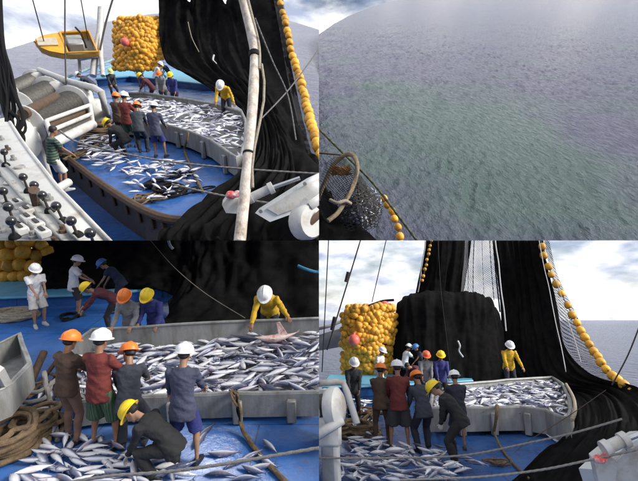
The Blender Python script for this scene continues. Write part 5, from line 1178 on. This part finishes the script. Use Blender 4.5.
per(V3, byhead(V3, 112, 262, 1.50) + Vector((.12, -.1, 0)), -96, 'man in navy vest and blue hard hat leaning over, lower left view', 'blue', C['ink'], C['navy'], legs='long', sleeve=.2, lean=36, hl=(-.10, .50, .80), hr=(.20, .42, .75), hpitch=.2, skin=1)
per(V3, P3(40, 326), 128, 'man in white shirt and white shorts beside the pale rope, lower left view', 'white', C['white'], C['offwhite'], legs='shorts', sleeve=.75, lean=10, hl=(-.10, .38, .98), hr=(.14, .42, 1.0), hpitch=.25, skin=1, shoe=SNEAK)
# --- lower right view
L4 = 1
per(V4, P4(382, 446), 15, 'man in brown with orange hard hat, lower right view', 'orange', C['brown'], C['brown'], legs='long', lean=6, hl=(-.12, .36, 1.0), hr=(.2, .38, 1.0), hpitch=.2, skin=2, lod=L4, feet=((-.14, 0), (.14, .05)))
per(V4, P4(400, 450), 8, 'man in dark red shirt with white hard hat, back turned, lower right view', 'white', C['maroon'], C['darkgrey'], legs='wideshorts', lean=5, hl=(-.2, .34, .98), hr=(.24, .34, .98), hpitch=.12, lod=L4, s=1.05, feet=((-.18, 0), (.18, .03)), belly=.02)
per(V4, P4(424, 452), -10, 'man in dark jacket with orange hard hat stooping at bin, lower right view', 'orange', C['slate'], C['navy'], legs='wide', lean=20, hl=(-.2, .40, .70), hr=(.16, .45, .8), hpitch=.25, hyaw=-.3, hip=.84, lod=L4)
per(V4, P4(456, 466), -60, 'man in black with yellow hard hat bending, gloved arm hanging, lower right view', 'yellow', C['black'], C['black'], legs='wide', lean=36, hip=.86, hl=(.02, .30, .38), hr=(.24, .36, .30), hpitch=.30, hyaw=-.3, skin=1, lod=0, glove='pale')
per(V4, P4(460, 450), 4, 'man in dark jacket with white hard hat at the bin, lower right view', 'white', C['navy'], C['ink'], legs='shorts', lean=10, hl=(-.28, .3, .86), hr=(.18, .40, .9), hpitch=.2, lod=L4, s=.93)
fy = P4(518, 379, .62)
per(V4, Vector((fy.x - .15, fy.y + .30, 0)), 184, 'man in yellow shirt and white hard hat across the bin, lower right view', 'white', C['yellow'], C['navy'], legs='long', lean=14, hl=(-.36, .30, .80), hr=(.18, .42, .70), hpitch=.35, lod=0, hem=.03, s=1.14)
for (u, v, h, hd, lab, hat, tp_, bt, kw) in [
    (425, 353.5, 1.66, 180, 'man in grey shirt and orange hard hat behind the bin, lower right view', 'red', 'grey', 'navy', dict(lean=10, hl=(-.1, .3, .85), hr=(.2, .3, .85))),
    (440, 353, 1.68, 186, 'man in blue sweater and yellow hard hat behind the bin, lower right view', 'yellow', 'blue', 'black', dict(lean=8, hl=(-.2, .3, .82), hr=(.15, .3, .82))),
    (420, 346, 1.66, -95, 'man in navy with blue hard hat before the net heap, lower right view', 'blue', 'ink', 'navy', dict(lean=14, sleeve=.2, hl=(-.1, .4, .9), hr=(.2, .4, .9))),
    (405, 344, 1.74, 70, 'man in white shirt and white hard hat leaning aside, lower right view', 'white', 'white', 'darkgrey', dict(lean=14, sleeve=.7, hl=(0, .48, 1.0), hr=(.25, .46, 1.02))),
    (379, 348.5, 1.70, 130, 'man in white shirt before the float stack, lower right view', 'white', 'offwhite', 'offwhite', dict(lean=8, sleeve=.7)),
    (353, 360, 1.66, 175, 'man in dark clothes with white hard hat below the float stack, lower right view', 'white', 'darkgrey', 'black', dict(lean=14, hl=(-.1, .3, .8), hr=(.15, .3, .8)))]:
    per(V4, byhead(V4, u, v, h), hd, lab, hat, C[tp_], C[bt], legs='long', hpitch=.25, lod=1, **kw)
per(V4, byhead(V4, 412, 366, 1.15) + Vector((.2, 0, 0)), -110, 'man in maroon shirt bending down behind the workers, lower right view', None, C['plum'], C['black'], legs='long', lean=62, hip=.86, hl=(-.1, .66, .5), hr=(.15, .68, .5), lod=1)
# --- upper left view
for (u, v, hd, lab, hat, tp_, bt, lg, kw) in [
    (124, 143, 15, 'man in brown with orange hard hat at the bin, upper left view', 'orange', 'brown', 'brown', 'long', dict(lean=8, hl=(-.1, .4, .95), hr=(.2, .4, .95))),
    (133, 147, 10, 'man in dark red shirt with white hard hat at the bin, upper left view', 'white', 'maroon', 'green', 'shorts', dict(lean=6, hl=(-.15, .38, .98), hr=(.22, .38, .98), s=1.06)),
    (144, 152, -8, 'man in dark jacket with orange hard hat stooping at the bin, upper left view', 'orange', 'slate', 'navy', 'wide', dict(lean=26, hl=(-.2, .4, .65), hr=(.15, .5, .8), hip=.86)),
    (161, 157, 4, 'man in slate jacket and shorts with white hard hat, upper left view', 'white', 'greyblue', 'blue', 'shorts', dict(lean=10, hl=(-.3, .3, .88), hr=(.16, .4, .92), hem=.10, feet=((-.17, 0), (.17, .03)))),
    (125, 156, -75, 'crouching man in black with yellow hard hat on the deck, upper left view', 'yellow', 'black', 'black', 'wide', dict(lean=45, hip=.60, hl=(-.1, .45, .2), hr=(.2, .4, .3))),
    (65, 190, 40, 'bareheaded man in green striped shirt beside the winch, upper left view', None, 'striped', 'offwhite', 'shorts', dict(lean=12, hl=(-.1, .42, .95), hr=(.2, .42, .9), sleeve=.8, shoe=SNEAK)),
    (142, 86, 160, 'man in white with lime hard hat before the float stack, upper left view', 'lime', 'white', 'offwhite', 'shorts', dict(lean=6, sleeve=.7)),
    (160, 92, 80, 'man in white shirt bending before the hatch, upper left view', 'white', 'white', 'darkgrey', 'shorts', dict(lean=28, sleeve=.7, hl=(0, .5, .8), hr=(.25, .5, .8))),
    (171, 91, -90, 'man in navy with blue hard hat before the hatch, upper left view', 'blue', 'ink', 'navy', 'long', dict(lean=25, sleeve=.2, hl=(-.1, .45, .8), hr=(.2, .45, .8))),
    (153, 107, -100, 'man in maroon with yellow hard hat bending behind the bin, upper left view', 'yellow', 'plum', 'black', 'long', dict(lean=35, hl=(-.1, .6, .6), hr=(.15, .62, .6))),
    (166, 108, 180, 'man in grey shirt with orange hard hat behind the bin, upper left view', 'orange', 'grey', 'navy', 'long', dict(lean=10, hl=(-.1, .3, .85), hr=(.2, .3, .85))),
    (177, 110, 186, 'man in blue sweater with yellow hard hat behind the bin, upper left view', 'yellow', 'blue', 'black', 'long', dict(lean=10, hl=(-.2, .3, .82), hr=(.15, .3, .82))),
    (115, 98, 140, 'man in dark clothes with pale hard hat before the hatch, upper left view', 'lime', 'darkgrey', 'black', 'long', dict(lean=22, hl=(-.1, .4, .7), hr=(.15, .4, .7), hip=.75)),
    (93, 102, -100, 'man in navy and white bending at the rail behind the winches, upper left view', 'white', 'slate', 'navy', 'long', dict(lean=48, hl=(-.1, .5, .55), hr=(.15, .5, .6)))]:
    per(V1, P1(u, v), hd, lab, hat, C[tp_], C[bt], legs=lg, hpitch=.2, lod=1, **kw)
fy = P1(224, 106, .8)
per(V1, Vector((fy.x, fy.y + .35, 0)), 184, 'man in yellow shirt and white hard hat leaning over the bin, upper left view', 'white', C['yellow'], C['navy'], legs='long', lean=46, hl=(-.36, .26, .80), hr=(.22, .62, .60), hpitch=.25, lod=0, hem=.03, s=1.2)

# ================================================================== where one place ends and the next begins
bpy.context.view_layer.update()
Rt = Vector((1, 0, 0)); Up = Vector((0, -sin(PITCH), cos(PITCH)))
def trim(o, q):
    """cut a mesh at the border of its place"""
    me = o.data; n = len(me.vertices)
    if not n: return
    co = np.empty(n * 3, dtype=np.float64); me.vertices.foreach_get('co', co); co = co.reshape(-1, 3)
    A = np.array(o.matrix_world); w = co @ A[:3, :3].T + A[:3, 3] - np.array(CAM)
    pl = []
    for ax, sg in ((Rt, q.sx), (Up, q.sy)):
        d = (w @ np.array(ax)) * sg
        if d.max() <= 0: bpy.data.objects.remove(o); return
        if d.min() < 0: pl.append(ax * sg)
    if not pl: return
    if me.users > 1: o.data = me = me.copy()
    inv = o.matrix_world.inverted(); bm = bmesh.new(); bm.from_mesh(me)
    for nn in pl:
        r = bmesh.ops.bisect_plane(bm, geom=list(bm.verts) + list(bm.edges) + list(bm.faces), plane_co=inv @ CAM, plane_no=(o.matrix_world.to_3x3().transposed() @ nn).normalized(), clear_inner=True)
        ed = [e for e in r['geom_cut'] if isinstance(e, bmesh.types.BMEdge) and e.is_valid]
        try: bmesh.ops.holes_fill(bm, edges=ed, sides=0) if o.name.split('.')[0] not in ('sea', 'netting_web', 'deck_fish', 'fish_heap') else None
        except Exception: pass
    bm.to_mesh(me); bm.free()
for o in list(bpy.data.objects):
    if o.type != 'MESH': continue
    r = o
    while r.parent: r = r.parent
    q = VIEWOF.get(r.name)
    if q is not None and q.sx and not r.name.startswith('deckhouse'): trim(o, q)
